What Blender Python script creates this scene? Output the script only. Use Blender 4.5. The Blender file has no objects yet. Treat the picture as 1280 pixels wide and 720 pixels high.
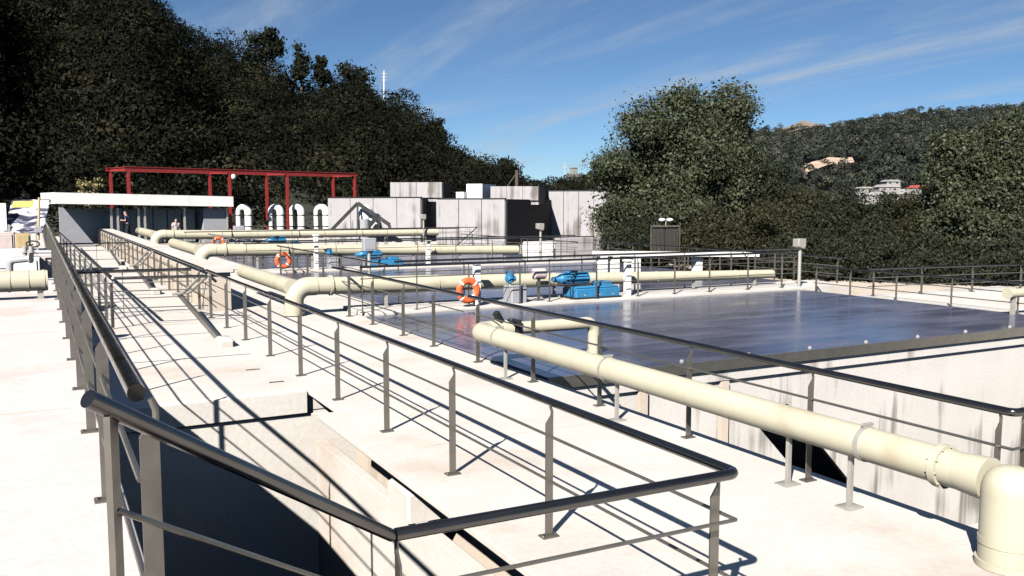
import bpy, bmesh, math, random
import numpy as np
from mathutils import Vector, Matrix

random.seed(7)
scene = bpy.context.scene
COL = scene.collection
R = math.radians

# ------------------------------------------------------------------ camera
EYE = Vector((0.0, 0.0, 2.7))
YAW, PITCH, FPX = R(28.129), R(5.4135), 1108.0
FWD = Vector((math.sin(YAW) * math.cos(PITCH), math.cos(YAW) * math.cos(PITCH), -math.sin(PITCH)))
RGT = Vector((math.cos(YAW), -math.sin(YAW), 0))
UPV = RGT.cross(FWD)


def at(px, py, d):
    """surveyed point: direction of a photo pixel at real depth d (metres)"""
    return EYE + (FWD + RGT * ((px - 640) / FPX) - UPV * ((py - 360) / FPX)) * d


cam_d = bpy.data.cameras.new('camera')
cam_d.sensor_width = 36.0
cam_d.lens = 36.0 * FPX / 1280.0
cam_d.clip_start = 0.05
cam_d.clip_end = 20000
cam = bpy.data.objects.new('camera', cam_d)
COL.objects.link(cam)
cam.location = EYE
cam.rotation_euler = (math.pi / 2 - PITCH, 0, -YAW)
scene.camera = cam

# ------------------------------------------------------------------ light
SUN = Vector((-1.0, -0.87, 1.0)).normalized()
sun_el = math.asin(SUN.z)
sun_az = math.atan2(SUN.x, SUN.y)
sd = bpy.data.lights.new('sun', 'SUN')
sd.energy = 5.0
sd.angle = R(0.5)
sd.color = (1.0, 0.95, 0.885)
so = bpy.data.objects.new('sun', sd)
COL.objects.link(so)
so.rotation_euler = SUN.to_track_quat('Z', 'Y').to_euler()
so.location = (-30, -30, 40)

world = bpy.data.worlds.new('World')
scene.world = world
world.use_nodes = True
wn, wl = world.node_tree.nodes, world.node_tree.links
wn.clear()


def N(nodes, t, **kw):
    n = nodes.new(t)
    for k, v in kw.items():
        setattr(n, k, v)
    return n


out = N(wn, 'ShaderNodeOutputWorld')
bg = N(wn, 'ShaderNodeBackground')
bg.inputs['Strength'].default_value = 0.05
sky = N(wn, 'ShaderNodeTexSky')
sky.sky_type = 'NISHITA'
sky.sun_disc = False
sky.sun_elevation = sun_el
sky.sun_rotation = sun_az % (2 * math.pi)
sky.altitude = 2600
sky.air_density = 0.85
sky.dust_density = 0.3
sky.ozone_density = 2.6
# thin cirrus: noise on a high flat layer, stretched into streaks
geo = N(wn, 'ShaderNodeTexCoord')
sep = N(wn, 'ShaderNodeSeparateXYZ')
wl.new(geo.outputs['Generated'], sep.inputs[0])
mx = N(wn, 'ShaderNodeMath', operation='MAXIMUM')
wl.new(sep.outputs['Z'], mx.inputs[0])
mx.inputs[1].default_value = 0.03
ad = N(wn, 'ShaderNodeMath', operation='ADD')
wl.new(mx.outputs[0], ad.inputs[0])
ad.inputs[1].default_value = 0.06
dv = []
for ax in 'XY':
    d = N(wn, 'ShaderNodeMath', operation='DIVIDE')
    wl.new(sep.outputs[ax], d.inputs[0])
    wl.new(ad.outputs[0], d.inputs[1])
    dv.append(d)
cmb = N(wn, 'ShaderNodeCombineXYZ')
wl.new(dv[0].outputs[0], cmb.inputs[0])
wl.new(dv[1].outputs[0], cmb.inputs[1])


def cloud_layer(rot, sx, sy, scale, lo, hi, det=6, dist=0.6, off=(0, 0, 0)):
    mp = N(wn, 'ShaderNodeMapping')
    mp.inputs['Rotation'].default_value = (0, 0, rot)
    mp.inputs['Scale'].default_value = (sx, sy, 1)
    mp.inputs['Location'].default_value = off
    # rotate first, then stretch
    mp0 = N(wn, 'ShaderNodeMapping')
    mp0.inputs['Rotation'].default_value = (0, 0, rot)
    mp.inputs['Rotation'].default_value = (0, 0, 0)
    wl.new(cmb.outputs[0], mp0.inputs[0])
    wl.new(mp0.outputs[0], mp.inputs[0])
    nz = N(wn, 'ShaderNodeTexNoise')
    nz.inputs['Scale'].default_value = scale
    nz.inputs['Detail'].default_value = det
    nz.inputs['Roughness'].default_value = 0.58
    nz.inputs['Distortion'].default_value = dist
    wl.new(mp.outputs[0], nz.inputs['Vector'])
    mr = N(wn, 'ShaderNodeMapRange')
    mr.interpolation_type = 'SMOOTHSTEP'
    mr.inputs[1].default_value = lo
    mr.inputs[2].default_value = hi
    wl.new(nz.outputs[0], mr.inputs[0])
    return mr


c1 = cloud_layer(R(-4), 1.35, 0.26, 0.9, 0.42, 0.70, off=(1.3, 0.4, 0), dist=0.9)
c2 = cloud_layer(R(8), 2.8, 0.8, 1.5, 0.36, 0.80, off=(4.1, 2.2, 0))
mul = N(wn, 'ShaderNodeMath', operation='MULTIPLY')
wl.new(c1.outputs[0], mul.inputs[0])
wl.new(c2.outputs[0], mul.inputs[1])
sm = N(wn, 'ShaderNodeMath', operation='MULTIPLY_ADD')
wl.new(c1.outputs[0], sm.inputs[0])
sm.inputs[1].default_value = 0.5
wl.new(mul.outputs[0], sm.inputs[2])
cl = N(wn, 'ShaderNodeMath', operation='MULTIPLY')
wl.new(sm.outputs[0], cl.inputs[0])
cl.inputs[1].default_value = 0.55
tint = N(wn, 'ShaderNodeMix', data_type='RGBA', blend_type='MULTIPLY')
tint.inputs[0].default_value = 1.0
wl.new(sky.outputs[0], tint.inputs[6])
tint.inputs[7].default_value = (0.66, 0.80, 0.87, 1)
mixc = N(wn, 'ShaderNodeMix', data_type='RGBA')
wl.new(cl.outputs[0], mixc.inputs[0])
wl.new(tint.outputs[2], mixc.inputs[6])
mixc.inputs[7].default_value = (4.6, 5.3, 6.1, 1)
wl.new(mixc.outputs[2], bg.inputs['Color'])
wl.new(bg.outputs[0], out.inputs[0])

vs = scene.view_settings
vs.view_transform = 'Standard'
vs.look = 'None'
vs.exposure = 1.05
vs.gamma = 1.0
vs.use_curve_mapping = False
scene.cycles.max_bounces = 6
scene.cycles.diffuse_bounces = 0


# ------------------------------------------------------------------ materials
def mat(name, color, rough=0.6, metal=0.0, var=0.0, vscale=3.0, bump=0.0, bscale=20.0, spec=0.5,
        dirt=None, dirt_amt=0.0, dirt_scale=1.5, streak=0.0, streak_scale=(3.0, 3.0, 0.18), fine=0.0, rvar=0.0,
        island=0.0, island2=None, tone=None):
    m = bpy.data.materials.new(name)
    m.use_nodes = True
    n, l = m.node_tree.nodes, m.node_tree.links
    b = n['Principled BSDF']
    b.inputs['Roughness'].default_value = rough
    b.inputs['Metallic'].default_value = metal
    b.inputs['Specular IOR Level'].default_value = spec
    tc = N(n, 'ShaderNodeTexCoord')
    cur = None
    rgb = N(n, 'ShaderNodeRGB')
    rgb.outputs[0].default_value = (*color, 1)
    cur = rgb.outputs[0]

    def noise(scale, det=5, vec=None, rough_=0.55):
        z = N(n, 'ShaderNodeTexNoise')
        z.inputs['Scale'].default_value = scale
        z.inputs['Detail'].default_value = det
        z.inputs['Roughness'].default_value = rough_
        l.new(vec if vec else tc.outputs['Object'], z.inputs['Vector'])
        return z.outputs[0]

    def scale_by(fac_socket, amt):
        nonlocal cur
        mr = N(n, 'ShaderNodeMapRange')
        mr.inputs[1].default_value = 0.25
        mr.inputs[2].default_value = 0.75
        mr.inputs[3].default_value = 1 - amt
        mr.inputs[4].default_value = 1 + amt
        l.new(fac_socket, mr.inputs[0])
        hs = N(n, 'ShaderNodeVectorMath', operation='SCALE')
        l.new(cur, hs.inputs[0])
        l.new(mr.outputs[0], hs.inputs['Scale'])
        cur = hs.outputs[0]

    def blend(fac_socket, lo, hi, amt, col):
        nonlocal cur
        mr = N(n, 'ShaderNodeMapRange')
        mr.interpolation_type = 'SMOOTHSTEP'
        mr.inputs[1].default_value = lo
        mr.inputs[2].default_value = hi
        mr.inputs[4].default_value = amt
        l.new(fac_socket, mr.inputs[0])
        mi = N(n, 'ShaderNodeMix', data_type='RGBA')
        l.new(mr.outputs[0], mi.inputs[0])
        l.new(cur, mi.inputs[6])
        mi.inputs[7].default_value = (*col, 1)
        cur = mi.outputs[2]

    if var:
        scale_by(noise(vscale), var)
    if fine:
        scale_by(noise(vscale * 22, 3), fine)
    if dirt:
        blend(noise(dirt_scale, 6, rough_=0.65), 0.5, 0.72, dirt_amt, dirt)
    if streak:
        mp = N(n, 'ShaderNodeMapping')
        mp.inputs['Scale'].default_value = streak_scale
        l.new(tc.outputs['Object'], mp.inputs[0])
        a = noise(1.0, 4, mp.outputs[0], 0.6)
        b2 = noise(0.45, 2)
        mm = N(n, 'ShaderNodeMath', operation='ADD')
        l.new(a, mm.inputs[0])
        l.new(b2, mm.inputs[1])
        blend(mm.outputs[0], 1.03, 1.30, streak, (0.12, 0.105, 0.09))
    if island:
        gi = N(n, 'ShaderNodeNewGeometry')
        mi = N(n, 'ShaderNodeMix', data_type='RGBA')
        l.new(gi.outputs['Random Per Island'], mi.inputs[0])
        l.new(cur, mi.inputs[6])
        mi.inputs[7].default_value = (*island2, 1)
        cur = mi.outputs[2]
    if tone:
        an = N(n, 'ShaderNodeAttribute')
        an.attribute_name = 'tone'
        hs = N(n, 'ShaderNodeVectorMath', operation='SCALE')
        l.new(cur, hs.inputs[0])
        l.new(an.outputs['Fac'], hs.inputs['Scale'])
        mi = N(n, 'ShaderNodeMix', data_type='RGBA')
        mr = N(n, 'ShaderNodeMapRange')
        mr.inputs[1].default_value = 1.3
        mr.inputs[2].default_value = 2.8
        mr.inputs[4].default_value = 0.7
        l.new(an.outputs['Fac'], mr.inputs[0])
        l.new(mr.outputs[0], mi.inputs[0])
        l.new(hs.outputs[0], mi.inputs[6])
        mi.inputs[7].default_value = (*tone, 1)
        cur = mi.outputs[2]
    l.new(cur, b.inputs['Base Color'])
    if rvar:
        mr = N(n, 'ShaderNodeMapRange')
        mr.inputs[1].default_value = 0.3
        mr.inputs[2].default_value = 0.7
        mr.inputs[3].default_value = max(0.02, rough - rvar)
        mr.inputs[4].default_value = rough + rvar
        l.new(noise(vscale * 1.7), mr.inputs[0])
        l.new(mr.outputs[0], b.inputs['Roughness'])
    if bump:
        bp = N(n, 'ShaderNodeBump')
        bp.inputs['Strength'].default_value = bump
        bp.inputs['Distance'].default_value = 0.02
        l.new(noise(bscale, 4), bp.inputs['Height'])
        l.new(bp.outputs[0], b.inputs['Normal'])
    return m


M = {}
M['shade_tone'] = mat('shade_dark_concrete', (0.10, 0.095, 0.085), 0.8, var=0.2, vscale=1.0, fine=0.1, streak=0.5)  # channel shade painted in as a dark base colour
M['deck'] = mat('deck_concrete', (0.53, 0.505, 0.468), 0.85, var=0.10, vscale=0.7, fine=0.07, bump=0.10, bscale=26,
                dirt=(0.42, 0.33, 0.255), dirt_amt=0.6, dirt_scale=0.38, spec=0.25)
M['pink'] = mat('platform_concrete', (0.56, 0.51, 0.49), 0.85, var=0.08, vscale=0.6, fine=0.06, bump=0.10, bscale=26,
                dirt=(0.43, 0.34, 0.30), dirt_amt=0.6, dirt_scale=0.6, spec=0.25)
M['wall'] = mat('wall_concrete', (0.54, 0.51, 0.48), 0.85, var=0.08, vscale=0.8, fine=0.05, bump=0.25, bscale=22,
                streak=0.75, streak_scale=(2.6, 2.6, 0.10), spec=0.2)
M['stained'] = mat('stained_wall_concrete', (0.54, 0.51, 0.48), 0.85, var=0.08, vscale=0.8, fine=0.05, bump=0.25, bscale=22,
                streak=0.75, streak_scale=(3.6, 3.6, 0.22), spec=0.2)
M['beige'] = mat('beige_concrete', (0.50, 0.43, 0.36), 0.85, var=0.08, vscale=0.9, fine=0.05, streak=0.35, spec=0.2)
M['tank'] = mat('tank_concrete', (0.33, 0.318, 0.325), 0.85, var=0.10, vscale=0.5, fine=0.08, bump=0.2, bscale=12,
                streak=0.9, streak_scale=(2.2, 2.2, 0.10), spec=0.2)
M['tank_shade'] = mat('tank_side_shade', (0.022, 0.022, 0.024), 0.85, var=0.2, spec=0.2)  # near-black colour paints the shade on tank and roof box sides
M['steel'] = mat('stainless_steel', (0.21, 0.195, 0.17), 0.36, metal=0.75, var=0.12, vscale=6, rvar=0.08)
M['rail'] = mat('handrail_tube', (0.13, 0.122, 0.118), 0.19, metal=0.95, var=0.15, vscale=4, rvar=0.06)
M['dark'] = mat('dark_steel', (0.035, 0.035, 0.037), 0.45, metal=0.5, var=0.2)
M['pipe'] = mat('cream_pipe_paint', (0.46, 0.43, 0.325), 0.38, var=0.05, vscale=2.5, dirt=(0.33, 0.25, 0.16),
                dirt_amt=0.42, dirt_scale=1.7, spec=0.4)
M['flange'] = mat('galvanised_clamp', (0.42, 0.40, 0.36), 0.45, metal=0.4, var=0.12, vscale=9)
M['white'] = mat('white_paint', (0.74, 0.73, 0.70), 0.5, var=0.05, vscale=2, dirt=(0.5, 0.46, 0.4), dirt_amt=0.3)
M['blue'] = mat('blue_machine_paint', (0.028, 0.18, 0.36), 0.42, var=0.18, vscale=4, dirt=(0.05, 0.12, 0.2), dirt_amt=0.4)
M['red'] = mat('red_steel_paint', (0.26, 0.024, 0.022), 0.5, var=0.15, vscale=2, dirt=(0.18, 0.03, 0.03), dirt_amt=0.4)
M['orange'] = mat('orange_lifebuoy', (0.72, 0.12, 0.035), 0.5, var=0.1, vscale=5)
M['grey'] = mat('grey_enclosure', (0.30, 0.30, 0.32), 0.5, var=0.08, vscale=4)
M['tan'] = mat('tan_cabinet', (0.42, 0.32, 0.17), 0.55, var=0.15, vscale=6)
M['pinkbox'] = mat('pink_grey_cabinet', (0.50, 0.42, 0.40), 0.6, var=0.12, vscale=5)
M['glassdark'] = mat('dark_glass', (0.02, 0.024, 0.026), 0.12, var=0.1)
M['glass'] = mat('grey_glazing', (0.26, 0.27, 0.27), 0.25, var=0.15, vscale=0.6)
M['bark'] = mat('bark', (0.075, 0.058, 0.042), 0.9, var=0.3, vscale=8)
M['skin'] = mat('skin', (0.42, 0.24, 0.17), 0.6)
M['hair'] = mat('dark_hair', (0.015, 0.012, 0.010), 0.7)
M['navy'] = mat('navy_cloth', (0.025, 0.03, 0.11), 0.9)
M['black'] = mat('black_cloth', (0.012, 0.012, 0.014), 0.9)
M['denim'] = mat('denim_cloth', (0.10, 0.12, 0.17), 0.9)
M['shirt'] = mat('white_cloth', (0.6, 0.58, 0.58), 0.9)
M['leaf_a'] = mat('poplar_leaves', (0.011, 0.016, 0.007), 0.6, var=0.45, vscale=0.45, island=1, island2=(0.066, 0.075, 0.038), spec=0.25)
M['leaf_b'] = mat('shrub_leaves', (0.007, 0.010, 0.005), 0.65, var=0.45, vscale=0.5, island=1, island2=(0.030, 0.034, 0.019), spec=0.15)
M['leaf_c'] = mat('olive_leaves', (0.011, 0.012, 0.006), 0.65, var=0.45, vscale=0.6, island=1, island2=(0.042, 0.041, 0.020), spec=0.15)
M['leaf_pale'] = mat('pale_leaves', (0.12, 0.10, 0.045), 0.7, island=1, island2=(0.30, 0.26, 0.12), spec=0.2)
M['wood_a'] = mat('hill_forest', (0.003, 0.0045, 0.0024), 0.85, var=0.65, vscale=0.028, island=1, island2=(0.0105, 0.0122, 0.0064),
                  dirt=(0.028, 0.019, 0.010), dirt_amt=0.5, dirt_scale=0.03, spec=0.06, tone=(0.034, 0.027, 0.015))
M['wood_c'] = mat('skyline_leaves', (0.006, 0.008, 0.004), 0.8, var=0.4, vscale=0.3, island=1, island2=(0.018, 0.020, 0.011), spec=0.12)
M['wood_b'] = mat('far_forest', (0.018, 0.022, 0.018), 0.8, var=0.45, vscale=0.012, island=1, island2=(0.034, 0.039, 0.031), spec=0.08, tone=(0.060, 0.058, 0.036))
M['soil'] = mat('hill_soil', (0.028, 0.030, 0.019), 0.95, var=0.4, vscale=0.05)
M['earth'] = mat('earth', (0.085, 0.08, 0.055), 0.95, var=0.4, vscale=0.2, fine=0.2)
M['quarry'] = mat('quarry_rock', (0.46, 0.34, 0.25), 0.9, var=0.3, vscale=0.05, streak=0.4, streak_scale=(0.05, 0.05, 0.02))
M['bare'] = mat('bare_rock', (0.17, 0.13, 0.10), 0.9, var=0.3, vscale=0.03)
M['house'] = mat('house_wall', (0.25, 0.24, 0.22), 0.8, var=0.1, vscale=0.2)
M['roof'] = mat('red_roof', (0.32, 0.06, 0.05), 0.8, var=0.2, vscale=0.3)
M['roofg'] = mat('grey_roof', (0.28, 0.27, 0.26), 0.8, var=0.2, vscale=0.3)


def cover_material():
    m = mat('glossy_cover_sheet', (0.060, 0.063, 0.085), 0.16, metal=0.0, spec=0.75)
    n, l = m.node_tree.nodes, m.node_tree.links
    b = n['Principled BSDF']
    tc = N(n, 'ShaderNodeTexCoord')
    # sheet seams
    br = N(n, 'ShaderNodeTexBrick')
    br.offset = 0.0
    br.inputs['Scale'].default_value = 1.0
    br.inputs['Brick Width'].default_value = 2.0
    br.inputs['Row Height'].default_value = 1.0
    br.inputs['Mortar Size'].default_value = 0.015
    br.inputs['Color1'].default_value = (0.048, 0.054, 0.096, 1)
    br.inputs['Color2'].default_value = (0.096, 0.100, 0.150, 1)
    br.inputs['Mortar'].default_value = (0.105, 0.108, 0.155, 1)
    l.new(tc.outputs['Object'], br.inputs['Vector'])
    nz = N(n, 'ShaderNodeTexNoise')
    nz.inputs['Scale'].default_value = 0.9
    nz.inputs['Detail'].default_value = 5
    mpn = N(n, 'ShaderNodeMapping')
    mpn.inputs['Rotation'].default_value = (0, 0, R(24))
    mpn.inputs['Scale'].default_value = (0.45, 1.9, 1)
    l.new(tc.outputs['Object'], mpn.inputs[0])
    l.new(mpn.outputs[0], nz.inputs['Vector'])
    mr = N(n, 'ShaderNodeMapRange')
    mr.inputs[1].default_value = 0.45
    mr.inputs[2].default_value = 0.75
    mr.inputs[4].default_value = 0.45
    l.new(nz.outputs[0], mr.inputs[0])
    mi = N(n, 'ShaderNodeMix', data_type='RGBA')
    l.new(mr.outputs[0], mi.inputs[0])
    l.new(br.outputs[0], mi.inputs[6])
    mi.inputs[7].default_value = (0.20, 0.195, 0.235, 1)
    l.new(mi.outputs[2], b.inputs['Base Color'])
    mr2 = N(n, 'ShaderNodeMapRange')
    mr2.inputs[1].default_value = 0.3
    mr2.inputs[2].default_value = 0.8
    mr2.inputs[3].default_value = 0.12
    mr2.inputs[4].default_value = 0.36
    l.new(nz.outputs[0], mr2.inputs[0])
    l.new(mr2.outputs[0], b.inputs['Roughness'])
    # slight oil-canning of each sheet
    wv = N(n, 'ShaderNodeTexNoise')
    wv.inputs['Scale'].default_value = 1.1
    wv.inputs['Detail'].default_value = 2
    mp = N(n, 'ShaderNodeMapping')
    mp.inputs['Scale'].default_value = (0.35, 1.6, 1)
    l.new(tc.outputs['Object'], mp.inputs[0])
    l.new(mp.outputs[0], wv.inputs['Vector'])
    bp = N(n, 'ShaderNodeBump')
    bp.inputs['Strength'].default_value = 0.3
    bp.inputs['Distance'].default_value = 0.03
    l.new(wv.outputs[0], bp.inputs['Height'])
    l.new(bp.outputs[0], b.inputs['Normal'])
    return m


M['cover'] = cover_material()


def poster_material():
    m = bpy.data.materials.new('printed_panel')
    m.use_nodes = True
    n, l = m.node_tree.nodes, m.node_tree.links
    b = n['Principled BSDF']
    b.inputs['Roughness'].default_value = 0.5
    tc = N(n, 'ShaderNodeTexCoord')
    mp = N(n, 'ShaderNodeMapping')
    mp.inputs['Rotation'].default_value = (0, R(24), 0)
    mp.inputs['Scale'].default_value = (0.6, 1, 2.4)
    l.new(tc.outputs['Object'], mp.inputs[0])
    nz = N(n, 'ShaderNodeTexNoise')
    nz.inputs['Scale'].default_value = 1.7
    nz.inputs['Detail'].default_value = 5
    nz.inputs['Distortion'].default_value = 1.2
    l.new(mp.outputs[0], nz.inputs['Vector'])
    cr = N(n, 'ShaderNodeValToRGB')
    e = cr.color_ramp.elements
    e[0].position, e[0].color = 0.40, (0.02, 0.02, 0.04, 1)
    e[1].position, e[1].color = 0.58, (0.62, 0.62, 0.66, 1)
    k = e.new(0.47)
    k.color = (0.10, 0.10, 0.14, 1)
    l.new(nz.outputs[0], cr.inputs[0])
    l.new(cr.outputs[0], b.inputs['Base Color'])
    return m


M['poster'] = poster_material()
M['yellow'] = mat('yellow_print', (0.62, 0.50, 0.10), 0.5, var=0.1, vscale=6)


# ------------------------------------------------------------------ mesh builder
class MB:
    def __init__(self):
        self.v, self.f = [], []

    def add(self, verts, faces):
        o = len(self.v)
        self.v += [Vector(p) for p in verts]
        self.f += [tuple(o + i for i in f) for f in faces]
        return self

    def box(self, x0, x1, y0, y1, z0, z1):
        return self.add([(x0, y0, z0), (x1, y0, z0), (x1, y1, z0), (x0, y1, z0),
                         (x0, y0, z1), (x1, y0, z1), (x1, y1, z1), (x0, y1, z1)],
                        [(0, 3, 2, 1), (4, 5, 6, 7), (0, 1, 5, 4), (1, 2, 6, 5), (2, 3, 7, 6), (3, 0, 4, 7)])

    def cbox(self, x0, x1, y0, y1, z0, z1, b=0.02):
        """box with chamfered vertical and top edges"""
        p = [(x0 + b, y0), (x1 - b, y0), (x1, y0 + b), (x1, y1 - b), (x1 - b, y1), (x0 + b, y1), (x0, y1 - b), (x0, y0 + b)]
        cx, cy = (x0 + x1) / 2, (y0 + y1) / 2

        def inset(q):
            return (q[0] + (b if q[0] < cx else -b), q[1] + (b if q[1] < cy else -b))
        v = [(a, c, z0) for a, c in p] + [(a, c, z1 - b) for a, c in p] + [(*inset(q), z1) for q in p]
        f = [tuple(reversed(range(8))), tuple(range(16, 24))]
        for i in range(8):
            j = (i + 1) % 8
            f += [(i, j, 8 + j, 8 + i), (8 + i, 8 + j, 16 + j, 16 + i)]
        return self.add(v, f)

    def bar(self, p0, p1, w, h, up=(0, 0, 1)):
        p0, p1 = Vector(p0), Vector(p1)
        d = (p1 - p0).normalized()
        s = d.cross(Vector(up))
        if s.length < 1e-4:
            s = d.cross(Vector((1, 0, 0)))
        s.normalize()
        u = s.cross(d)
        v = []
        for p in (p0, p1):
            for a, c in ((-1, -1), (1, -1), (1, 1), (-1, 1)):
                v.append(p + s * (a * w / 2) + u * (c * h / 2))
        return self.add(v, [(3, 2, 1, 0), (4, 5, 6, 7), (0, 1, 5, 4), (1, 2, 6, 5), (2, 3, 7, 6), (3, 0, 4, 7)])

    def prism(self, pts, axis, a, b):
        """polygon pts (2D) extruded along axis from a to b. axis y: pts=(x,z); x: (y,z); z: (x,y)"""
        def mk(p, t):
            return {'y': (p[0], t, p[1]), 'x': (t, p[0], p[1]), 'z': (p[0], p[1], t)}[axis]
        n = len(pts)
        v = [mk(p, a) for p in pts] + [mk(p, b) for p in pts]
        f = [tuple(range(n)), tuple(reversed(range(n, 2 * n)))]
        f += [(i, n + i, n + (i + 1) % n, (i + 1) % n) for i in range(n)]
        return self.add(v, f)

    def path(self, pts, r, seg=12, caps=True):
        pts = [Vector(p) for p in pts]
        n = len(pts)
        rs = r if isinstance(r, (list, tuple)) else [r] * n
        tang = []
        for i in range(n):
            t = pts[min(i + 1, n - 1)] - pts[max(i - 1, 0)]
            tang.append(t.normalized())
        ref = Vector((0, 0, 1)) if abs(tang[0].z) < 0.9 else Vector((1, 0, 0))
        s = tang[0].cross(ref).normalized()
        v, f = [], []
        for i in range(n):
            if i:
                q = tang[i - 1].rotation_difference(tang[i])
                s = q @ s
            s = (s - tang[i] * s.dot(tang[i])).normalized()
            u = s.cross(tang[i])
            for k in range(seg):
                a = 2 * math.pi * k / seg
                v.append(pts[i] + (s * math.cos(a) + u * math.sin(a)) * rs[i])
        for i in range(n - 1):
            for k in range(seg):
                k2 = (k + 1) % seg
                f.append((i * seg + k, i * seg + k2, (i + 1) * seg + k2, (i + 1) * seg + k))
        if caps:
            f.append(tuple(reversed(range(seg))))
            f.append(tuple((n - 1) * seg + k for k in range(seg)))
        return self.add(v, f)

    def ball(self, c, r, seg=14, rings=8, sz=1.0):
        c = Vector(c)
        pts = []
        rs = []
        for i in range(rings + 1):
            t = math.pi * i / rings
            pts.append(c + Vector((0, 0, -math.cos(t) * r * sz)))
            rs.append(max(1e-3, math.sin(t) * r))
        return self.path(pts, rs, seg)

    def build(self, name, material, parent=None, flat=False, bevel=0.0):
        me = bpy.data.meshes.new(name)
        off = Vector((0, 0, 0))
        p = parent
        while p is not None:
            off += p.location
            p = p.parent
        me.from_pydata([v - off for v in self.v], [], self.f)
        bm = bmesh.new()
        bm.from_mesh(me)
        bmesh.ops.recalc_face_normals(bm, faces=bm.faces)
        bm.to_mesh(me)
        bm.free()
        o = bpy.data.objects.new(name, me)
        COL.objects.link(o)
        me.materials.append(material)
        if not flat:
            me.polygons.foreach_set('use_smooth', [True] * len(me.polygons))
            me.set_sharp_from_angle(angle=R(38))
        if parent:
            o.parent = parent
        if bevel:
            bv = o.modifiers.new('bevel', 'BEVEL')
            bv.width = bevel
            bv.segments = 2
            bv.limit_method = 'ANGLE'
        return o


def arc(a, corner, b, rad, n=7):
    """fillet points for path a->corner->b"""
    a, c, b = Vector(a), Vector(corner), Vector(b)
    u, w = (a - c).normalized(), (b - c).normalized()
    ang = u.angle(w)
    t = rad / math.tan(ang / 2)
    p, q = c + u * t, c + w * t
    bis = (u + w).normalized()
    o = c + bis * (rad / math.sin(ang / 2))
    v0, v1 = p - o, q - o
    full = v0.angle(v1)
    ax = v0.cross(v1).normalized()
    return [o + Matrix.Rotation(full * i / n, 3, ax) @ v0 for i in range(n + 1)]


def tag(o, label=None, cat=None, group=None, kind=None):
    if label:
        o['label'] = label
    if cat:
        o['category'] = cat
    if group:
        o['group'] = group
    if kind:
        o['kind'] = kind
    return o


def thing(name, label, cat, loc=(0, 0, 0), group=None):
    o = bpy.data.objects.new(name, None)
    o.empty_display_size = 0.2
    COL.objects.link(o)
    o.location = loc
    return tag(o, label, cat, group)


def structure(name, mb, m, label=None, bevel=0.0):
    o = mb.build(name, m, bevel=bevel)
    return tag(o, label, kind='structure')


# ------------------------------------------------------------------ setting: ground and decks
PLX0, PLX1, PLY0, PLY1 = -14, 23.3, -8, 84
big = 9000
g = MB()
g.add([(-big, -big, -1.1), (big, -big, -1.1), (big, PLY0, -1.1), (-big, PLY0, -1.1),
       (-big, PLY1, -1.1), (big, PLY1, -1.1), (big, big, -1.1), (-big, big, -1.1),
       (PLX0, PLY0, -1.1), (PLX0, PLY1, -1.1), (PLX1, PLY0, -1.1), (PLX1, PLY1, -1.1)],
      [(0, 1, 2, 3), (4, 5, 6, 7), (3, 8, 9, 4), (10, 2, 5, 11)])
structure('ground', g, M['earth'], 'dark earth around the treatment plant')

# upper platform on the left (photographer stands here)
structure('upper_platform', MB().box(-14, 0.40, -8, 24, -4.4, 0.95), M['pink'], 'pinkish concrete platform on the left', bevel=0.012)
structure('rear_platform', MB().box(-14, 0.40, 24.004, 70, -4.4, 0.946), M['deck'], 'pale concrete platform behind the left pipe')
# main walkway deck
structure('walkway_deck', MB().box(3.09, 6.82, -8, 11.12, -0.07, 0).box(3.38, 6.82, 11.12, 12.70, -0.07, 0)
          .box(0.42, 6.82, 12.70, 20.2, -0.32, 0).box(6.4, 6.82, -8, 12.70, -0.32, -0.071), M['deck'], 'white concrete walkway deck', bevel=0.012)
structure('lower_yard_floor', MB().box(0.42, 3.6, 20.2, 70, -0.4, -0.01).box(3.6, 6.82, 20.2, 36, -0.4, -0.006), M['deck'],
          'white concrete floor along the long railing')
structure('channel_landing', MB().box(0.42, 3.07, 1.4, 4.05, -0.25, 0), M['deck'], 'concrete landing at the foot of the steps')
structure('channel_floor', MB().box(0.40, 4.3, -8, 14.2, -4.6, -4.2), M['shade_tone'], 'concrete floor of the deep channel, coloured dark as shade')
structure('platform_side', MB().box(0.401, 0.42, -8, 12.11, -4.2, 0.80), M['shade_tone'], 'concrete face of the platform above the channel with shade in its colour')  # thin dark face added to deepen the channel shade
structure('basin_floor', MB().box(6.8, 23.3, -8, 70, -4.6, -4.2), M['deck'], 'concrete floor of the basins')
structure('far_yard_floor', MB().box(0.42, 60, 52.2, 84, -0.5, -0.02), M['deck'], 'pale concrete yard in front of the tanks')
structure('side_yard_floor', MB().box(23.3, 40, 17.5, 52.2, -1.09, -0.5), M['beige'], 'beige yard beyond the basins')
structure('east_walkway', MB().box(21.02, 28, 7.5, 18.2, -1.3, 0.0), M['deck'], 'pale concrete walkway on the right side')
structure('near_crosswalk', MB().box(6.82, 23.3, -8, 4.22, -0.25, 0), M['deck'], 'concrete crosswalk at the near basin')
structure('side_walkway', MB().box(6.82, 8.0, 20.21, 52.2, -0.3, 0.0), M['deck'])

# flat dark square and joints laid on the platform
tag(MB().box(-1.5, -1.05, 11.6, 12.5, 0.951, 0.965).build('dark_square', M['dark']),
    'flat dark square in the pink platform', 'drain grate')
jm = MB()
jm.box(-0.96, -0.945, -2, 18.5, 0.950, 0.953)
tag(jm.build('floor_joint', M['dark']), 'thin dark expansion joint running along the pink platform', 'floor joint')

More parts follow.
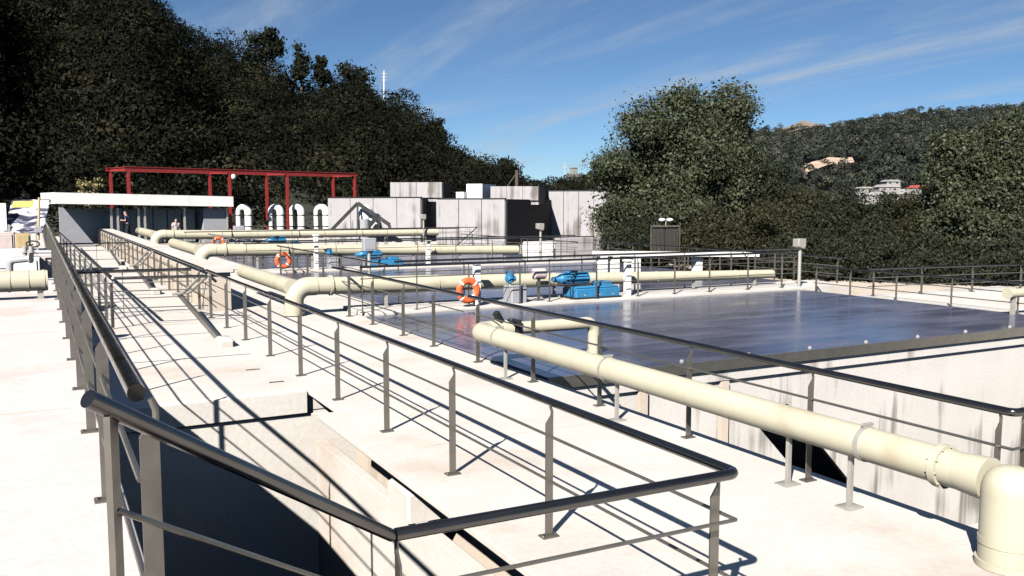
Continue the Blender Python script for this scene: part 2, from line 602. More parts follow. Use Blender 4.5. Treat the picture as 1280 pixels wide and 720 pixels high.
for x0_, x1_, y_, z_, lab_ in ((3.7, 6.75, 9.0, 0.0, 'faint joint across the walkway deck beside the long near pipe'),
                               (3.7, 6.75, 14.9, 0.0, 'faint joint across the walkway deck left of the near pipe bend'),
                               (-6.0, 0.2, 8.4, 0.95, 'faint cross joint in the near part of the pink platform'),
                               (-6.0, 0.2, 13.6, 0.95, 'faint cross joint in the pink platform beyond the dark square')):
    tag(MB().box(x0_, x1_, y_, y_ + 0.012, z_, z_ + 0.003).build('floor_joint', M['beige']), lab_, 'floor joint')

# ------------------------------------------------------------------ channel walls
w = thing('channel_wall', 'concrete wall with ledge under the walkway edge in the deep channel', 'wall', (4.0, 8, -4.2))
MB().box(3.49, 3.64, -8, 12.65, -4.2, -0.76).build('ledge_wall', M['deck'], w, bevel=0.01)
MB().box(3.641, 4.099, -8, 12.65, -4.2, -1.9).build('trench_floor', M['beige'], w)
MB().box(4.10, 4.4, -8, 12.65, -4.2, -0.074).build('back_wall', M['beige'], w)
tag(MB().cbox(3.40, 3.98, 8.75, 9.40, -0.757, -0.42, 0.03).build('gate_block', M['deck']),
    'white concrete block sitting on the channel ledge below the deck', 'block')
w = thing('channel_end_wall', 'stepped white concrete end wall of the deep channel with overhanging slab', 'wall', (1.9, 13, -4.2))
MB().box(0.46, 4.3, 12.66, 12.698, -4.2, -0.36).build('lower_wall', M['deck'], w, bevel=0.015)
MB().box(2.962, 4.6, 12.70, 14.5, -4.2, -0.33).build('return_wall', M['wall'], w)
MB().box(0.46, 2.96, 12.70, 14.09, -4.2, -0.33).build('core_wall', M['wall'], w)
MB().box(0.75, 3.36, 12.60, 12.697, -0.335, -0.01).build('edge_beam', M['deck'], w, bevel=0.01)

# far basin wall with a slanted opening added in place of a cast shadow
BY = 11.72
w = thing('basin_wall', 'tall stained concrete wall below the near dark cover', 'wall', (14, BY, -4.2))
zt, zb = -0.95, -3.45
ft = -0.16
MB().prism([(6.84, -4.2), (11.0 + 3.2, -4.2), (10.0 - zb, zb), (10.0 - zt, zt), (10.0 - zt, ft), (6.84, ft)], 'y', BY, BY + 0.10) \
    .prism([(10.0 - zt, zt), (11.05 - zt, zt), (11.05 - zt, ft), (10.0 - zt, ft)], 'y', BY, BY + 0.10) \
    .prism([(10.0 - zb, zb), (14.2, -4.2), (16, -4.2), (11.05 - zb, zb)], 'y', BY, BY + 0.10) \
    .prism([(16, -4.2), (23.3, -4.2), (23.3, ft), (11.05 - zt, ft), (11.05 - zt, zt), (11.05 - zb, zb)], 'y', BY, BY + 0.10) \
    .build('wall_face', M['stained'], w)
MB().box(6.86, 23.3, BY - 0.07, BY - 0.002, -0.36, -0.17).build('coping', M['wall'], w, bevel=0.01)
for xx in (10.35, 8.6):
    MB().box(xx, xx + 0.16, BY - 0.09, BY - 0.003, -4.2, -0.37).build('pilaster', M['beige'], w)
w = thing('basin_side_wall', 'concrete right-hand wall of the open near basin', 'wall', (23, 8, -4.2))
MB().box(23.0, 23.29, 4.23, BY - 0.1, -4.2, -0.02).build('wall_face', M['wall'], w)
tag(MB().box(6.5, 6.80, -8, 52, -4.2, -0.33).build('basin_left_wall', M['wall']), 'concrete wall under the walkway along the basins', 'wall')

# ------------------------------------------------------------------ dark glossy covers
def cover(x0, x1, y0, y1, label, front=True):
    t = thing('tank_cover', label, 'tank cover', (x0, y0, 0), 'dark sheet covers over the basins')
    MB().box(x0, x1, y0, y1, 0.0, 0.035).build('cover_sheet', M['cover'], t, flat=True)
    MB().box(x0, x1, y0 - 0.03, y0 - 0.002, -0.155, 0.03).build('edge_lip', M['steel'], t)
    MB().box(x0 + .05, x1 - .05, y0 + 0.05, y1 - 0.05, -0.2, -0.004).build('support_frame', M['dark'], t)
    if front:
        k = 0
        while x0 + 1.2 + k * 1.5 < x1:
            x = x0 + 1.2 + k * 1.5
            MB().path([(x, y0 + 0.12, 0.035), (x, y0 + 0.12, 0.06), (x, y0 + 0.12, 0.075)], [0.038, 0.034, 0.015], 8) \
                .build('bolt', M['flange'], t)
            k += 1
    return t


cover(6.84, 21.0, BY - 0.10, 20.18, 'large glossy dark blue cover nearest the camera above the stained wall')
cover(8.02, 22.9, 22.0, 34.4, 'dark glossy cover between the first and second pale crosswalks', False)
cover(8.02, 22.9, 36.4, 50.0, 'dark glossy cover beyond the second pale crosswalk', False)

for yy, y2, lab in ((20.2, 21.98, 'first'), (34.42, 36.38, 'second'), (50.02, 52.18, 'third')):
    structure('crosswalk', MB().box(8.01, 23.28, yy, y2, -0.3, 0.10).box(6.83, 8.009, yy, y2, 0.002, 0.10), M['deck'],
              lab + ' pale concrete crosswalk between the covers', bevel=0.012)


# ------------------------------------------------------------------ railings
def post_mesh(h, along, t=None):
    """flat plate post with slanted top and a pin, plate broad across the rail. along = 'x' or 'y'"""
    m = MB()
    hw, th = 0.034, 0.006
    top = h - 0.085
    prof = [(-hw, 0.012), (hw, 0.012), (hw, top), (hw * 0.55, top), (-hw, top - 0.075)]
    if along == 'y':
        m.prism(prof, 'y', -th, th)
    else:
        m.prism(prof, 'x', -th, th)
    q = hw * 0.72
    a, b = ((q, 0, top - 0.03), (q, 0, top + 0.02)), (0.01, 0, h - 0.02)
    if along == 'x':
        a, b = [(0, p[0], p[2]) for p in a], (0, 0.01, h - 0.02)
    m.path([*a, b], 0.012, 8)
    return m


def base_mesh():
    m = MB()
    m.cbox(-0.075, 0.075, -0.05, 0.05, 0, 0.012, 0.003)
    for sx in (-1, 1):
        m.path([(sx * 0.058, 0, 0.012), (sx * 0.058, 0, 0.024)], 0.012, 6)
    return m


POSTS = {}


def add_post(root, loc, h, along, rz=0.0, slope=None, detail=True):
    key = (round(h, 3), along)
    if key not in POSTS:
        a = post_mesh(h, along)
        me = a.build('post', M['steel'])
        bo = base_mesh().build('base_plate', M['steel'])
        POSTS[key] = (me.data, bo.data)
        bpy.data.objects.remove(me)
        bpy.data.objects.remove(bo)
    p = bpy.data.objects.new('post', POSTS[key][0])
    COL.objects.link(p)
    p.parent = root
    p.location = Vector(loc) - root.location
    if rz:
        p.rotation_euler = (0, 0, rz)
    if detail:
        b = bpy.data.objects.new('base_plate', POSTS[key][1])
        COL.objects.link(b)
        b.parent = p
        if along == 'x':
            b.rotation_euler = (0, 0, math.pi / 2)
    return p


def railing(label, corners, posts, h=1.1, bars=(0.40, 0.74), tube=0.033, bar_r=0.0125, name='railing', group=None, detail=True,
            mats=('rail', 'steel')):
    """corners: ground points; posts: list of (x,y,z,along)"""
    root = thing(name, label, 'railing', tuple(corners[0]), group)
    cs = [Vector(c) for c in corners]
    hp = []
    for i, c in enumerate(cs):
        q = c + Vector((0, 0, h))
        if 0 < i < len(cs) - 1:
            hp += arc(cs[i - 1] + Vector((0, 0, h)), q, cs[i + 1] + Vector((0, 0, h)), 0.06, 4)
        else:
            hp.append(q)
    MB().path(hp, tube, 14 if detail else 8).build('handrail', M[mats[0]], root)
    for b in bars:
        for i in range(len(cs) - 1):
            MB().path([cs[i] + Vector((0, 0, h * b)), cs[i + 1] + Vector((0, 0, h * b))], bar_r, 8 if detail else 5) \
                .build('rail_bar', M[mats[1]], root)
    for (x, y, z, al) in posts:
        add_post(root, (x, y, z), h, al, detail=detail)
    return root


# main railing along the walkway (plates seen from the platform) with the near return
ys = [4.12, 6.04, 7.94, 9.84, 11.79, 13.75, 15.82, 17.93, 19.9, 21.9]
XC = 3.57
railing('long stainless railing along the left edge of the white walkway, turning at the near corner',
        [(1.47, 3.95, 0), (XC + 0.05, 3.92, 0), (XC, 22.4, 0)],
        [(XC, y, 0, 'y') for y in ys[1:]] + [(XC - 0.03, 4.02, 0, 'y'), (1.49, 3.97, 0, 'x')])
# rail on towards the pavilion beside the parapet
ys2 = [23.6 + 1.95 * i for i in range(24)]
railing('long receding railing in front of the beige parapet wall towards the white pavilion',
        [(XC, 22.9, 0), (XC, 69.5, 0)], [(XC, y, 0, 'y') for y in ys2], detail=False, tube=0.035)
# left railing on the upper platform
ysl = [3.40, 5.65] + [5.65 + 1.8 * i for i in range(1, 30)]
railing('dark long railing on the edge of the pink upper platform at far left',
        [(0.29, 3.42, 0.95), (0.29, 59.5, 0.95)], [(0.325 if i == 0 else 0.30, y, 0.95, 'y') for i, y in enumerate(ysl)], h=1.07,
        bars=(0.36, 0.70))
# sloped stair rail in the foreground
A = Vector((0.118, 3.10, 2.08))
B = Vector((1.45, 3.95, 1.1))
t = thing('stair_railing', 'sloping foreground handrail descending from the platform to the walkway corner', 'railing', (0.2, 3.1, 0.95))
MB().path([A, B], 0.031, 16).build('handrail', M['rail'], t)
dirAB = (B - A)
for dz in (0.34, 0.62):
    p0 = A + dirAB * 0.055 - Vector((0, 0, dz))
    p1 = B - Vector((0, 0, dz))
    MB().path([p0, p1], 0.0115, 8).build('rail_bar', M['steel'], t)
pp = A + dirAB * 0.05
m = MB().box(-0.011, 0.011, -0.03, 0.03, 0, pp.z - 0.95 - 0.02)
m.v = [Matrix.Rotation(R(-28), 3, 'Z') @ v + Vector((pp.x + 0.0, pp.y, 0.95)) for v in m.v]
m.build('post', M['steel'], t)
# steps from the platform down to the landing
st = MB()
for i in range(5):
    st.box(0.402 + i * 0.26, 0.402 + (i + 1) * 0.26, 2.0, 3.0, 0.002, 0.80 - i * 0.17)
tag(st.build('steps', M['deck']), 'concrete steps from the platform down to the landing', 'steps')

# railing on the basin side of the walkway, turning right at the near corner
yr = [4.16, 6.11, 7.93, 9.78, 11.59, 13.51, 15.43, 17.02, 19.06]
XR = 6.56
railing('railing along the basin side of the walkway behind the long cream pipe',
        [(13.5, 4.08, 0), (XR, 4.08, 0), (XR, 13.85, 0)],
        [(XR, y, 0, 'y') for y in yr[1:6]] + [(XR, 4.2, 0, 'y'), (XR + 0.16, 4.08, 0, 'x'), (8.6, 4.08, 0, 'x'), (10.6, 4.08, 0, 'x'), (12.6, 4.08, 0, 'x')])
railing('railing between the walkway and the near dark cover, beyond the pipe bend',
        [(XR, 14.1, 0), (XR, 21.9, 0)], [(XR, y, 0, 'y') for y in (15.43, 17.02, 18.9, 20.6)], detail=True)

G2 = 'railings around the basin crosswalks'
# crosswalk rails
railing('railing along the front of the first crosswalk carrying the near lifebuoy', [(6.75, 20.32, 0.1), (21.0, 20.32, 0.1)],
        [(x, 20.32, 0.1, 'x') for x in (6.8, 8.2, 9.62, 11.1, 12.0, 13.5, 14.9, 16.2, 17.5, 19.0, 20.4)], group=G2, tube=0.03)
railing('railing along the back of the first crosswalk behind the blue drive', [(8.2, 21.85, 0.1), (22.6, 21.85, 0.1)],
        [(x, 21.85, 0.1, 'x') for x in (8.3, 10.2, 12.1, 14.0, 15.9, 17.8, 19.7, 21.6)], group=G2, tube=0.028, detail=False)
railing('railing along the front of the second crosswalk', [(6.9, 34.55, 0.1), (22.8, 34.55, 0.1)],
        [(x, 34.55, 0.1, 'x') for x in np.arange(7.0, 22.9, 1.75)], group=G2, tube=0.028, detail=False)
railing('railing along the back of the second crosswalk', [(6.9, 36.2, 0.1), (22.8, 36.2, 0.1)],
        [(x, 36.2, 0.1, 'x') for x in np.arange(7.6, 22.9, 1.75)], group=G2, tube=0.028, detail=False)
railing('railing along the front of the third crosswalk', [(6.9, 50.15, 0.1), (23.1, 50.15, 0.1)],
        [(x, 50.15, 0.1, 'x') for x in np.arange(7.0, 23.2, 1.9)], group=G2, tube=0.028, detail=False)
railing('railing along the back of the third crosswalk in front of the tanks', [(6.9, 52.0, 0.1), (27.5, 52.0, 0.1)],
        [(x, 52.0, 0.1, 'x') for x in np.arange(7.6, 27.6, 1.9)], group=G2, tube=0.028, detail=False)
railing('railing on the walkway edge between the first and second crosswalks', [(8.1, 22.1, 0), (8.1, 34.3, 0)],
        [(8.1, y, 0, 'y') for y in np.arange(22.4, 34.4, 1.9)], group=G2, tube=0.028, detail=False)
railing('railing on the walkway edge between the second and third crosswalks', [(8.1, 36.5, 0), (8.1, 49.9, 0)],
        [(8.1, y, 0, 'y') for y in np.arange(36.8, 50, 1.9)], group=G2, tube=0.028, detail=False)
# right-hand rails
GE = 'railings on the right side of the plant'
railing('railing beside the right edge of the near dark cover', [(21.12, 19.7, 0), (21.12, 7.8, 0)],
        [(21.12, y, 0, 'y') for y in (19.6, 18.3, 16.7, 15.0, 13.2, 11.3, 9.3, 8.0)], h=0.78, bars=(0.36, 0.68), group=GE, tube=0.026)
railing('railing along the far side of the right-hand walkway before the trees', [(21.4, 17.9, 0), (27.9, 17.0, 0), (27.9, 8, 0)],
        [(21.6, 17.87, 0, 'x'), (23.4, 17.62, 0, 'x'), (25.4, 17.35, 0, 'x'), (27.4, 17.07, 0, 'x'), (27.9, 14, 0, 'y'), (27.9, 11, 0, 'y')],
        h=0.80, bars=(0.36, 0.68), group=GE, tube=0.026)
railing('railing running back along the trees to the right of the second cover', [(23.15, 20.4, 0.1), (23.15, 34, 0.1)],
        [(23.15, y, 0.1, 'y') for y in np.arange(20.6, 34, 1.9)], h=0.85, bars=(0.36, 0.68), group=GE, tube=0.026, detail=False)
railing('railing running back along the trees to the right of the third cover', [(23.15, 36.5, 0), (23.15, 50, 0)],
        [(23.15, y, -0.3, 'y') for y in np.arange(36.8, 50, 1.9)], h=0.85, bars=(0.36, 0.68), group=GE, tube=0.026, detail=False)
# guard rails around the openings left of the walkway
GG = 'guard rails around the floor openings'
railing('guard rail around the floor opening beside the left railing', [(3.3, 20.6, 0), (1.36, 20.9, 0), (1.1, 58, 0)],
        [(1.36, 21.0, 0, 'y'), (1.34, 22.6, 0, 'y'), (1.33, 25, 0, 'y'), (1.30, 28, 0, 'y'), (1.28, 31, 0, 'y'), (1.25, 34, 0, 'y'),
         (1.22, 38, 0, 'y'), (1.2, 42, 0, 'y'), (1.17, 46, 0, 'y'), (1.15, 50, 0, 'y'), (1.1, 55, 0, 'y')], group=GG, tube=0.034, detail=False)
railing('short cross guard rail just behind the floor opening', [(0.62, 23.2, 0), (3.3, 22.9, 0)],
        [(0.9, 23.17, 0, 'x'), (1.75, 23.08, 0, 'x')], group=GG, tube=0.04, detail=False)
railing('guard rail crossing the yard halfway to the pavilion', [(0.7, 40, 0), (3.3, 40, 0)],
        [(0.9, 40, 0, 'x'), (2.1, 40, 0, 'x')], group=GG, tube=0.03, detail=False)
# dark floor openings: shaded depth painted as flat dark plates
op = thing('floor_hatch', 'dark plate painted as an open floor hatch beside the left railing near the guard rail', 'hatch', (1, 22, 0))
MB().box(0.5, 1.3, 17.2, 18.4, 0.003, 0.012).build('hatch_plate', M['dark'], op)
op = thing('floor_hatch', 'dark hatch plate under the guard rail by the pipe valves', 'hatch', (1, 24, 0), None)
MB().box(0.5, 1.28, 21.2, 23.0, 0.003, 0.012).build('hatch_plate', M['dark'], op)
for y, wd in ((16.2, 'first'), (19.3, 'second'), (24, 'third'), (28.5, 'fourth'), (33, 'fifth')):
    tag(MB().box(0.9, 3.3, y, y + 0.03, 0.0, 0.004).build('floor_joint', M['dark']),
        wd + ' dark cross joint in the white floor beyond the channel, counted from the front', 'floor joint', 'cross joints in the white floor')
for i, (x, y) in enumerate(((2.9, 14.6), (3.0, 13.4))):
    tag(MB().box(x, x + 0.22, y, y + 0.05, 0.0, 0.006).build('lifting_slot', M['dark']),
        ('farther' if i == 0 else 'nearer') + ' short dark lifting slot in the white slab left of the railing', 'slot', 'lifting slots in the slab')

# inclined stringers with curved top handles
ord_ = ('nearest inclined steel stringer with curved handle left of the main railing',
        'middle inclined steel stringer with curved handle left of the main railing',
        'farthest inclined steel stringer with curved handle towards the pavilion')
for i in range(3):
    y0 = 17.4 + 11.2 * i
    t = thing('inclined_stringer', ord_[i], 'steel stringer', (3.0, y0, 0), 'inclined stringers beside the main railing')
    MB().bar((3.02, y0, 0.06), (2.98, y0 + 5.5, 0.52), 0.06, 0.12).build('stringer', M['steel'], t)
    MB().cbox(2.92, 3.22, y0 - 0.25, y0 + 0.3, 0.0, 0.16, 0.05).build('foot_block', M['deck'], t)
    a, c, b = (3.0, y0 + 5.4, 0.52), (3.12, y0 + 4.6, 0.62), (3.40, y0 + 3.6, 1.1)
    MB().path([a] + arc(a, c, b, 0.5, 6) + [b], 0.035, 8).build('curved_handle', M['flange'], t)
    a, c, b = [tuple(Vector(q) + Vector((-0.16, -0.05, 0))) for q in (a, c, b)]
    MB().path([a] + arc(a, c, b, 0.5, 6) + [b], 0.035, 8).build('curved_handle', M['flange'], t)

# parapet wall
t = thing('parapet_wall', 'beige parapet wall with pale top beside the long receding railing', 'wall', (4, 23, 0))
MB().box(3.68, 4.28, 23.2, 69, -0.3, 0.98).build('wall_face', M['beige'], t)
MB().box(3.64, 4.34, 23.1, 69, 0.982, 1.08).build('coping', M['deck'], t)


# ------------------------------------------------------------------ pipes
def ring(m, c, axis, r0, w):
    c = Vector(c)
    a = Vector(axis).normalized()
    m.path([c - a * w / 2, c + a * w / 2], r0, 24)
    return m


def flange_part(t, c, axis, r, name='flange', bolts=10, w=0.03, mt='pipe'):
    c, a = Vector(c), Vector(axis).normalized()
    m = MB()
    for s in (-1, 1):
        ring(m, c + a * s * (w / 2 + 0.001), a, r * 1.17, w)
    s = a.orthogonal().normalized()
    u = a.cross(s)
    for k in range(bolts):
        q = c + (s * math.cos(2 * math.pi * k / bolts) + u * math.sin(2 * math.pi * k / bolts)) * r * 1.09
        m.path([q - a * (w * 1.6), q + a * (w * 1.6)], r * 0.045, 6)
    return m.build(name, M[mt], t)


def clamp_part(t, c, axis, r):
    c, a = Vector(c), Vector(axis).normalized()
    m = MB()
    ring(m, c, a, r * 1.05, 0.045)
    s = a.cross(Vector((0, 0, 1))).normalized()
    for k in (-1, 1):
        m.bar(c + Vector((0, 0, 1)) * r * 1.0 + s * 0.03 * k, c + Vector((0, 0, 1)) * r * 1.25 + s * 0.03 * k, 0.02, 0.05)
    m.path([c + Vector((0, 0, r * 1.16)) - s * 0.07, c + Vector((0, 0, r * 1.16)) + s * 0.07], 0.012, 6)
    return m.build('clamp', M['flange'], t)


def support_part(t, x, y, z0, zt, w=0.05):
    m = MB()
    m.box(x - w / 2, x + w / 2, y - w / 2, y + w / 2, z0 + 0.012, zt)
    m.cbox(x - 0.1, x + 0.1, y - 0.08, y + 0.08, z0, z0 + 0.012, 0.003)
    return m.build('pipe_support', M['flange'], t)


# near long pipe on the basin side with big elbow at the camera end
PX, PZ, PR = 6.30, 0.615, 0.150
t = thing('air_pipe', 'long cream pipe in the foreground running along the basin railing to a big elbow', 'pipe', (PX, 3.9, 0))
MB().path([(PX, 4.25, PZ), (PX, 12.75, PZ)], PR, 28).build('pipe_run', M['pipe'], t)
y0 = 3.91
a, c, b = (PX, 4.32, PZ), (PX, y0, PZ), (PX, y0, 0.02)
RR = 0.205
pts, rr_ = [(PX, y0, 0.03), (PX, y0, PZ - 0.05)], [RR, RR]
for k in range(1, 8):
    q = k / 7 * math.pi / 2
    pts.append((PX, y0, PZ - 0.05 + 0.20 * math.sin(q)))
    rr_.append(max(0.012, RR * math.cos(q) ** 0.75))
MB().path(pts, rr_, 32).build('riser', M['pipe'], t)
MB().path([(PX, y0 + 0.17, PZ), (PX, y0 + 0.25, PZ), (PX, 4.32, PZ)], [PR * 1.12, PR * 1.10, PR], 28).build('elbow_collar', M['pipe'], t)
ring(MB(), (PX, y0, 0.20), (0, 0, 1), RR * 1.03, 0.05).build('weld_ring', M['pipe'], t)
flange_part(t, (PX, 4.47, PZ), (0, 1, 0), PR)
ring(MB(), (PX, y0, 0.03), (0, 0, 1), RR * 1.1, 0.05).build('base_ring', M['pipe'], t)
for y in (6.9, 8.3, 10.7):
    ring(MB(), (PX, y, PZ), (0, 1, 0), PR * 1.012, 0.02).build('weld_seam', M['pipe'], t)
for y in (5.22, 9.2, 12.2):
    clamp_part(t, (PX, y, PZ), (0, 1, 0), PR)
for y in (5.38, 6.12, 9.0, 12.0):
    support_part(t, PX + 0.0, y, 0, PZ - PR + 0.02, 0.04)
pts = arc((PX, 12.4, PZ), (PX, 13.05, PZ), (7.2, 13.05, PZ), 0.28, 8)
MB().path([(PX, 12.70, PZ)] + pts + [(6.95, 13.05, PZ)], PR * 1.03, 24).build('end_elbow', M['pipe'], t)
t = thing('branch_pipe', 'thinner cream branch pipe bending down onto the near dark cover', 'pipe', (8.4, 13, 0.04))
p1, c1_, p2 = (6.96, 13.05, PZ), (8.62, 13.05, PZ), (8.62, 13.05, 0.05)
MB().path([p1] + arc(p1, c1_, p2, 0.16, 8) + [p2], 0.105, 20).build('pipe_run', M['pipe'], t)
flange_part(t, (8.62, 13.05, 0.08), (0, 0, 1), 0.105, bolts=8)
MB().box(6.98, 7.08, 12.90, 13.20, PZ - 0.13, PZ + 0.15).build('valve', M['dark'], t)
MB().bar((6.75, 13.0, PZ + 0.12), (6.62, 12.95, PZ + 0.30), 0.09, 0.09).build('valve_lever', M['dark'], t)


def bay_pipe(lab, ex, ey, ez, run_y, cx1, cy1, cz1, r, r1, base_z=0.0):
    t = thing('air_pipe', lab, 'pipe', (ex, ey, base_z), 'cream air pipes over the basins')
    e = Vector((ex, ey, ez))
    a, b = Vector((ex + 2, ey, ez)), Vector((ex, ey, base_z))
    MB().path([e + Vector((0.55, 0, 0))] + arc(a, e, b, r * 1.7, 9) + [Vector((ex, ey, base_z + 0.02))], r * 1.06, 22).build('elbow', M['pipe'], t)
    MB().path([e + Vector((0.5, 0, 0)), e + Vector((3.6, 0, -0.06)), Vector((cx1, cy1, cz1))], [r, r, r1], 22).build('cross_pipe', M['pipe'], t)
    flange_part(t, e + Vector((0.9, 0, 0)), (1, 0, 0), r, bolts=10)
    flange_part(t, Vector((ex, ey, base_z + 0.05)), (0, 0, 1), r, bolts=10)
    MB().path([(ex - 0.06, ey - 0.05, ez), (ex - 0.06, run_y, ez)], r * 0.9, 20).build('feeder_pipe', M['pipe'], t)
    for f in (0.24, 0.47, 0.70, 0.9):
        q = Vector((ex + (cx1 - ex) * f, ey + (cy1 - ey) * f, ez + (cz1 - ez) * f))
        rq = r + (r1 - r) * max(0, (f * (cx1 - ex) - 3.6) / (cx1 - ex - 3.6))
        ring(MB(), q, (1, 0, 0), rq * 1.07, 0.035).build('pipe_collar', M['pipe'], t)
    n = 6
    for k in range(n):
        f = (k + 0.7) / n
        x = ex + 0.6 + (cx1 - ex - 0.6) * f
        y = ey + (cy1 - ey) * f
        z = ez + (cz1 - ez) * f
        support_part(t, x, y, 0.10, z - r * 0.7, 0.07)
    return t


bay_pipe('cream pipe crossing the near basin with an elbow beside the walkway', 5.42, 21.35, 0.70, 27.0, 21.0, 21.35, 0.44, 0.215, 0.135)
bay_pipe('cream pipe crossing over the second crosswalk', 5.5, 35.7, 0.92, 43, 19.2, 35.4, 0.62, 0.24, 0.20)
bay_pipe('cream pipe crossing over the third crosswalk in front of the tanks', 5.6, 51.4, 1.05, 59, 22, 51.0, 0.95, 0.25, 0.22)

# left cream pipe on the pink platform
t = thing('air_pipe', 'thick cream pipe with ribs crossing the left platform', 'pipe', (-3, 18.6, 0.95))
MB().path([(-8, 18.55, 1.29), (0.13, 18.55, 1.29)], 0.19, 24).build('pipe_run', M['pipe'], t)
for x in (-2.2, -1.15, -0.75, -0.5, -0.2, 0.06):
    ring(MB(), (x, 18.55, 1.29), (1, 0, 0), 0.20, 0.05).build('pipe_rib', M['pipe'], t)
for x in (-0.9, -2.5, 0.0):
    support_part(t, x, 18.55, 0.95, 1.14, 0.10)

# sloping pale cable duct beyond the basins
t = thing('cable_duct', 'long pale sloping duct on stub legs behind the first crosswalk at right', 'duct', (17, 24, 0))
MB().bar((16.9, 25.6, 1.00), (24.0, 25.2, 0.80), 0.28, 0.17).build('duct', M['white'], t)
for x in (17.2, 17.7, 18.6, 21.4):
    MB().box(x - 0.13, x + 0.13, 25.4, 25.7, 0.04, 0.90).build('leg', M['white'], t)

t = thing('pipe_stub', 'short cream pipe end on a support at the right picture edge', 'pipe', tuple(at(1262, 395, 21.3)))
q0 = at(1259, 367, 21.3)
MB().path([q0, q0 + Vector((4.0, -0.2, 0))], 0.11, 16).build('pipe_run', M['pipe'], t)
ring(MB(), q0 + Vector((0.02, 0, 0)), (1, 0, 0), 0.135, 0.04).build('flange', M['pipe'], t)
support_part(t, q0.x + 0.25, q0.y, 0.0, q0.z - 0.08, 0.09)

# ------------------------------------------------------------------ machines
def drive(lab, x, y, z, s=1.0):
    t = thing('gear_drive', lab, 'gear drive', (x, y, z), 'blue gear drives on the crosswalks')
    MB().cbox(x - 0.05 * s, x + 1.45 * s, y, y + 0.75 * s, z + 0.03, z + 0.30 * s, 0.03 * s).build('gearbox', M['blue'], t)
    MB().cbox(x - 0.1 * s, x + 1.5 * s, y - 0.04, y + 0.8 * s, z, z + 0.05 * s, 0.01).build('base_plate', M['dark'], t)
    MB().cbox(x - 0.02 * s, x + 1.42 * s, y + 0.04, y + 0.7 * s, z + 0.30 * s, z + 0.34 * s, 0.02).build('gearbox_lid', M['blue'], t)
    mz = z + 0.56 * s
    m = MB().path([(x - 0.32 * s, y + 0.35 * s, mz), (x + 0.55 * s, y + 0.35 * s, mz)], 0.155 * s, 20)
    for k in range(12):
        a = 2 * math.pi * k / 12
        q = Vector((0, math.cos(a), math.sin(a))) * 0.165 * s
        m.bar(Vector((x - 0.25 * s, y + 0.35 * s, mz)) + q, Vector((x + 0.50 * s, y + 0.35 * s, mz)) + q, 0.02 * s, 0.05 * s, up=q)
    m.build('motor', M['blue'], t)
    MB().path([(x - 0.34 * s, y + 0.35 * s, mz), (x - 0.46 * s, y + 0.35 * s, mz), (x - 0.62 * s, y + 0.35 * s, mz)],
              [0.16 * s, 0.09 * s, 0.07 * s], 16).build('motor_shaft', M['blue'], t)
    MB().cbox(x - 0.1 * s, x + 0.14 * s, y + 0.2 * s, y + 0.5 * s, mz + 0.15 * s, mz + 0.25 * s, 0.02).build('terminal_box', M['blue'], t)
    for xx in (0.25, 0.75, 1.2):
        MB().path([(x + xx * s, y - 0.012, z + 0.10), (x + xx * s, y + 0.01, z + 0.10)], 0.03 * s, 8).build('bolt', M['flange'], t)
    MB().cbox(x + 0.85 * s, x + 1.3 * s, y + 0.15 * s, y + 0.6 * s, z + 0.341 * s, z + 0.46 * s, 0.03).build('bearing_cap', M['blue'], t)
    MB().path([(x + 0.1 * s, y + 0.2 * s, mz + 0.2 * s), (x - 0.2 * s, y + 0.05 * s, mz), (x - 0.25 * s, y - 0.02, z + 0.02)], 0.018, 6).build('cable', M['dark'], t)
    return t


drive('big blue gear drive with motor on the first crosswalk', 12.95, 20.42, 0.10, 0.97)
drive('blue gear drive with motor on the second crosswalk', 12.0, 34.62, 0.10, 0.95)
drive('blue gear drive with motor at the far third crosswalk', 11.9, 50.25, 0.10, 1.0)


def valve_unit(lab, x, y, z):
    t = thing('valve_actuator', lab, 'valve actuator', (x, y, z), 'small blue valve actuators')
    MB().cbox(x - 0.05, x + 0.42, y - 0.2, y + 0.3, z, z + 0.46, 0.03).build('housing', M['grey'], t)
    MB().path([(x, y, z + 0.45), (x, y, z + 0.56)], 0.045, 10).build('stem', M['flange'], t)
    m = MB().path([(x, y, z + 0.54), (x, y, z + 0.64), (x, y, z + 0.76)], [0.10, 0.12, 0.10], 12)
    m.path([(x - 0.12, y, z + 0.64), (x + 0.16, y, z + 0.64)], 0.07, 12)
    m.path([(x, y, z + 0.74), (x, y, z + 0.83)], 0.12, 12)
    m.build('actuator_head', M['blue'], t)


valve_unit('small blue valve actuator on a grey box beside the near lifebuoy', 10.95, 20.6, 0.10)
valve_unit('small blue valve actuator on a grey box at the second crosswalk', 10.3, 34.9, 0.10)


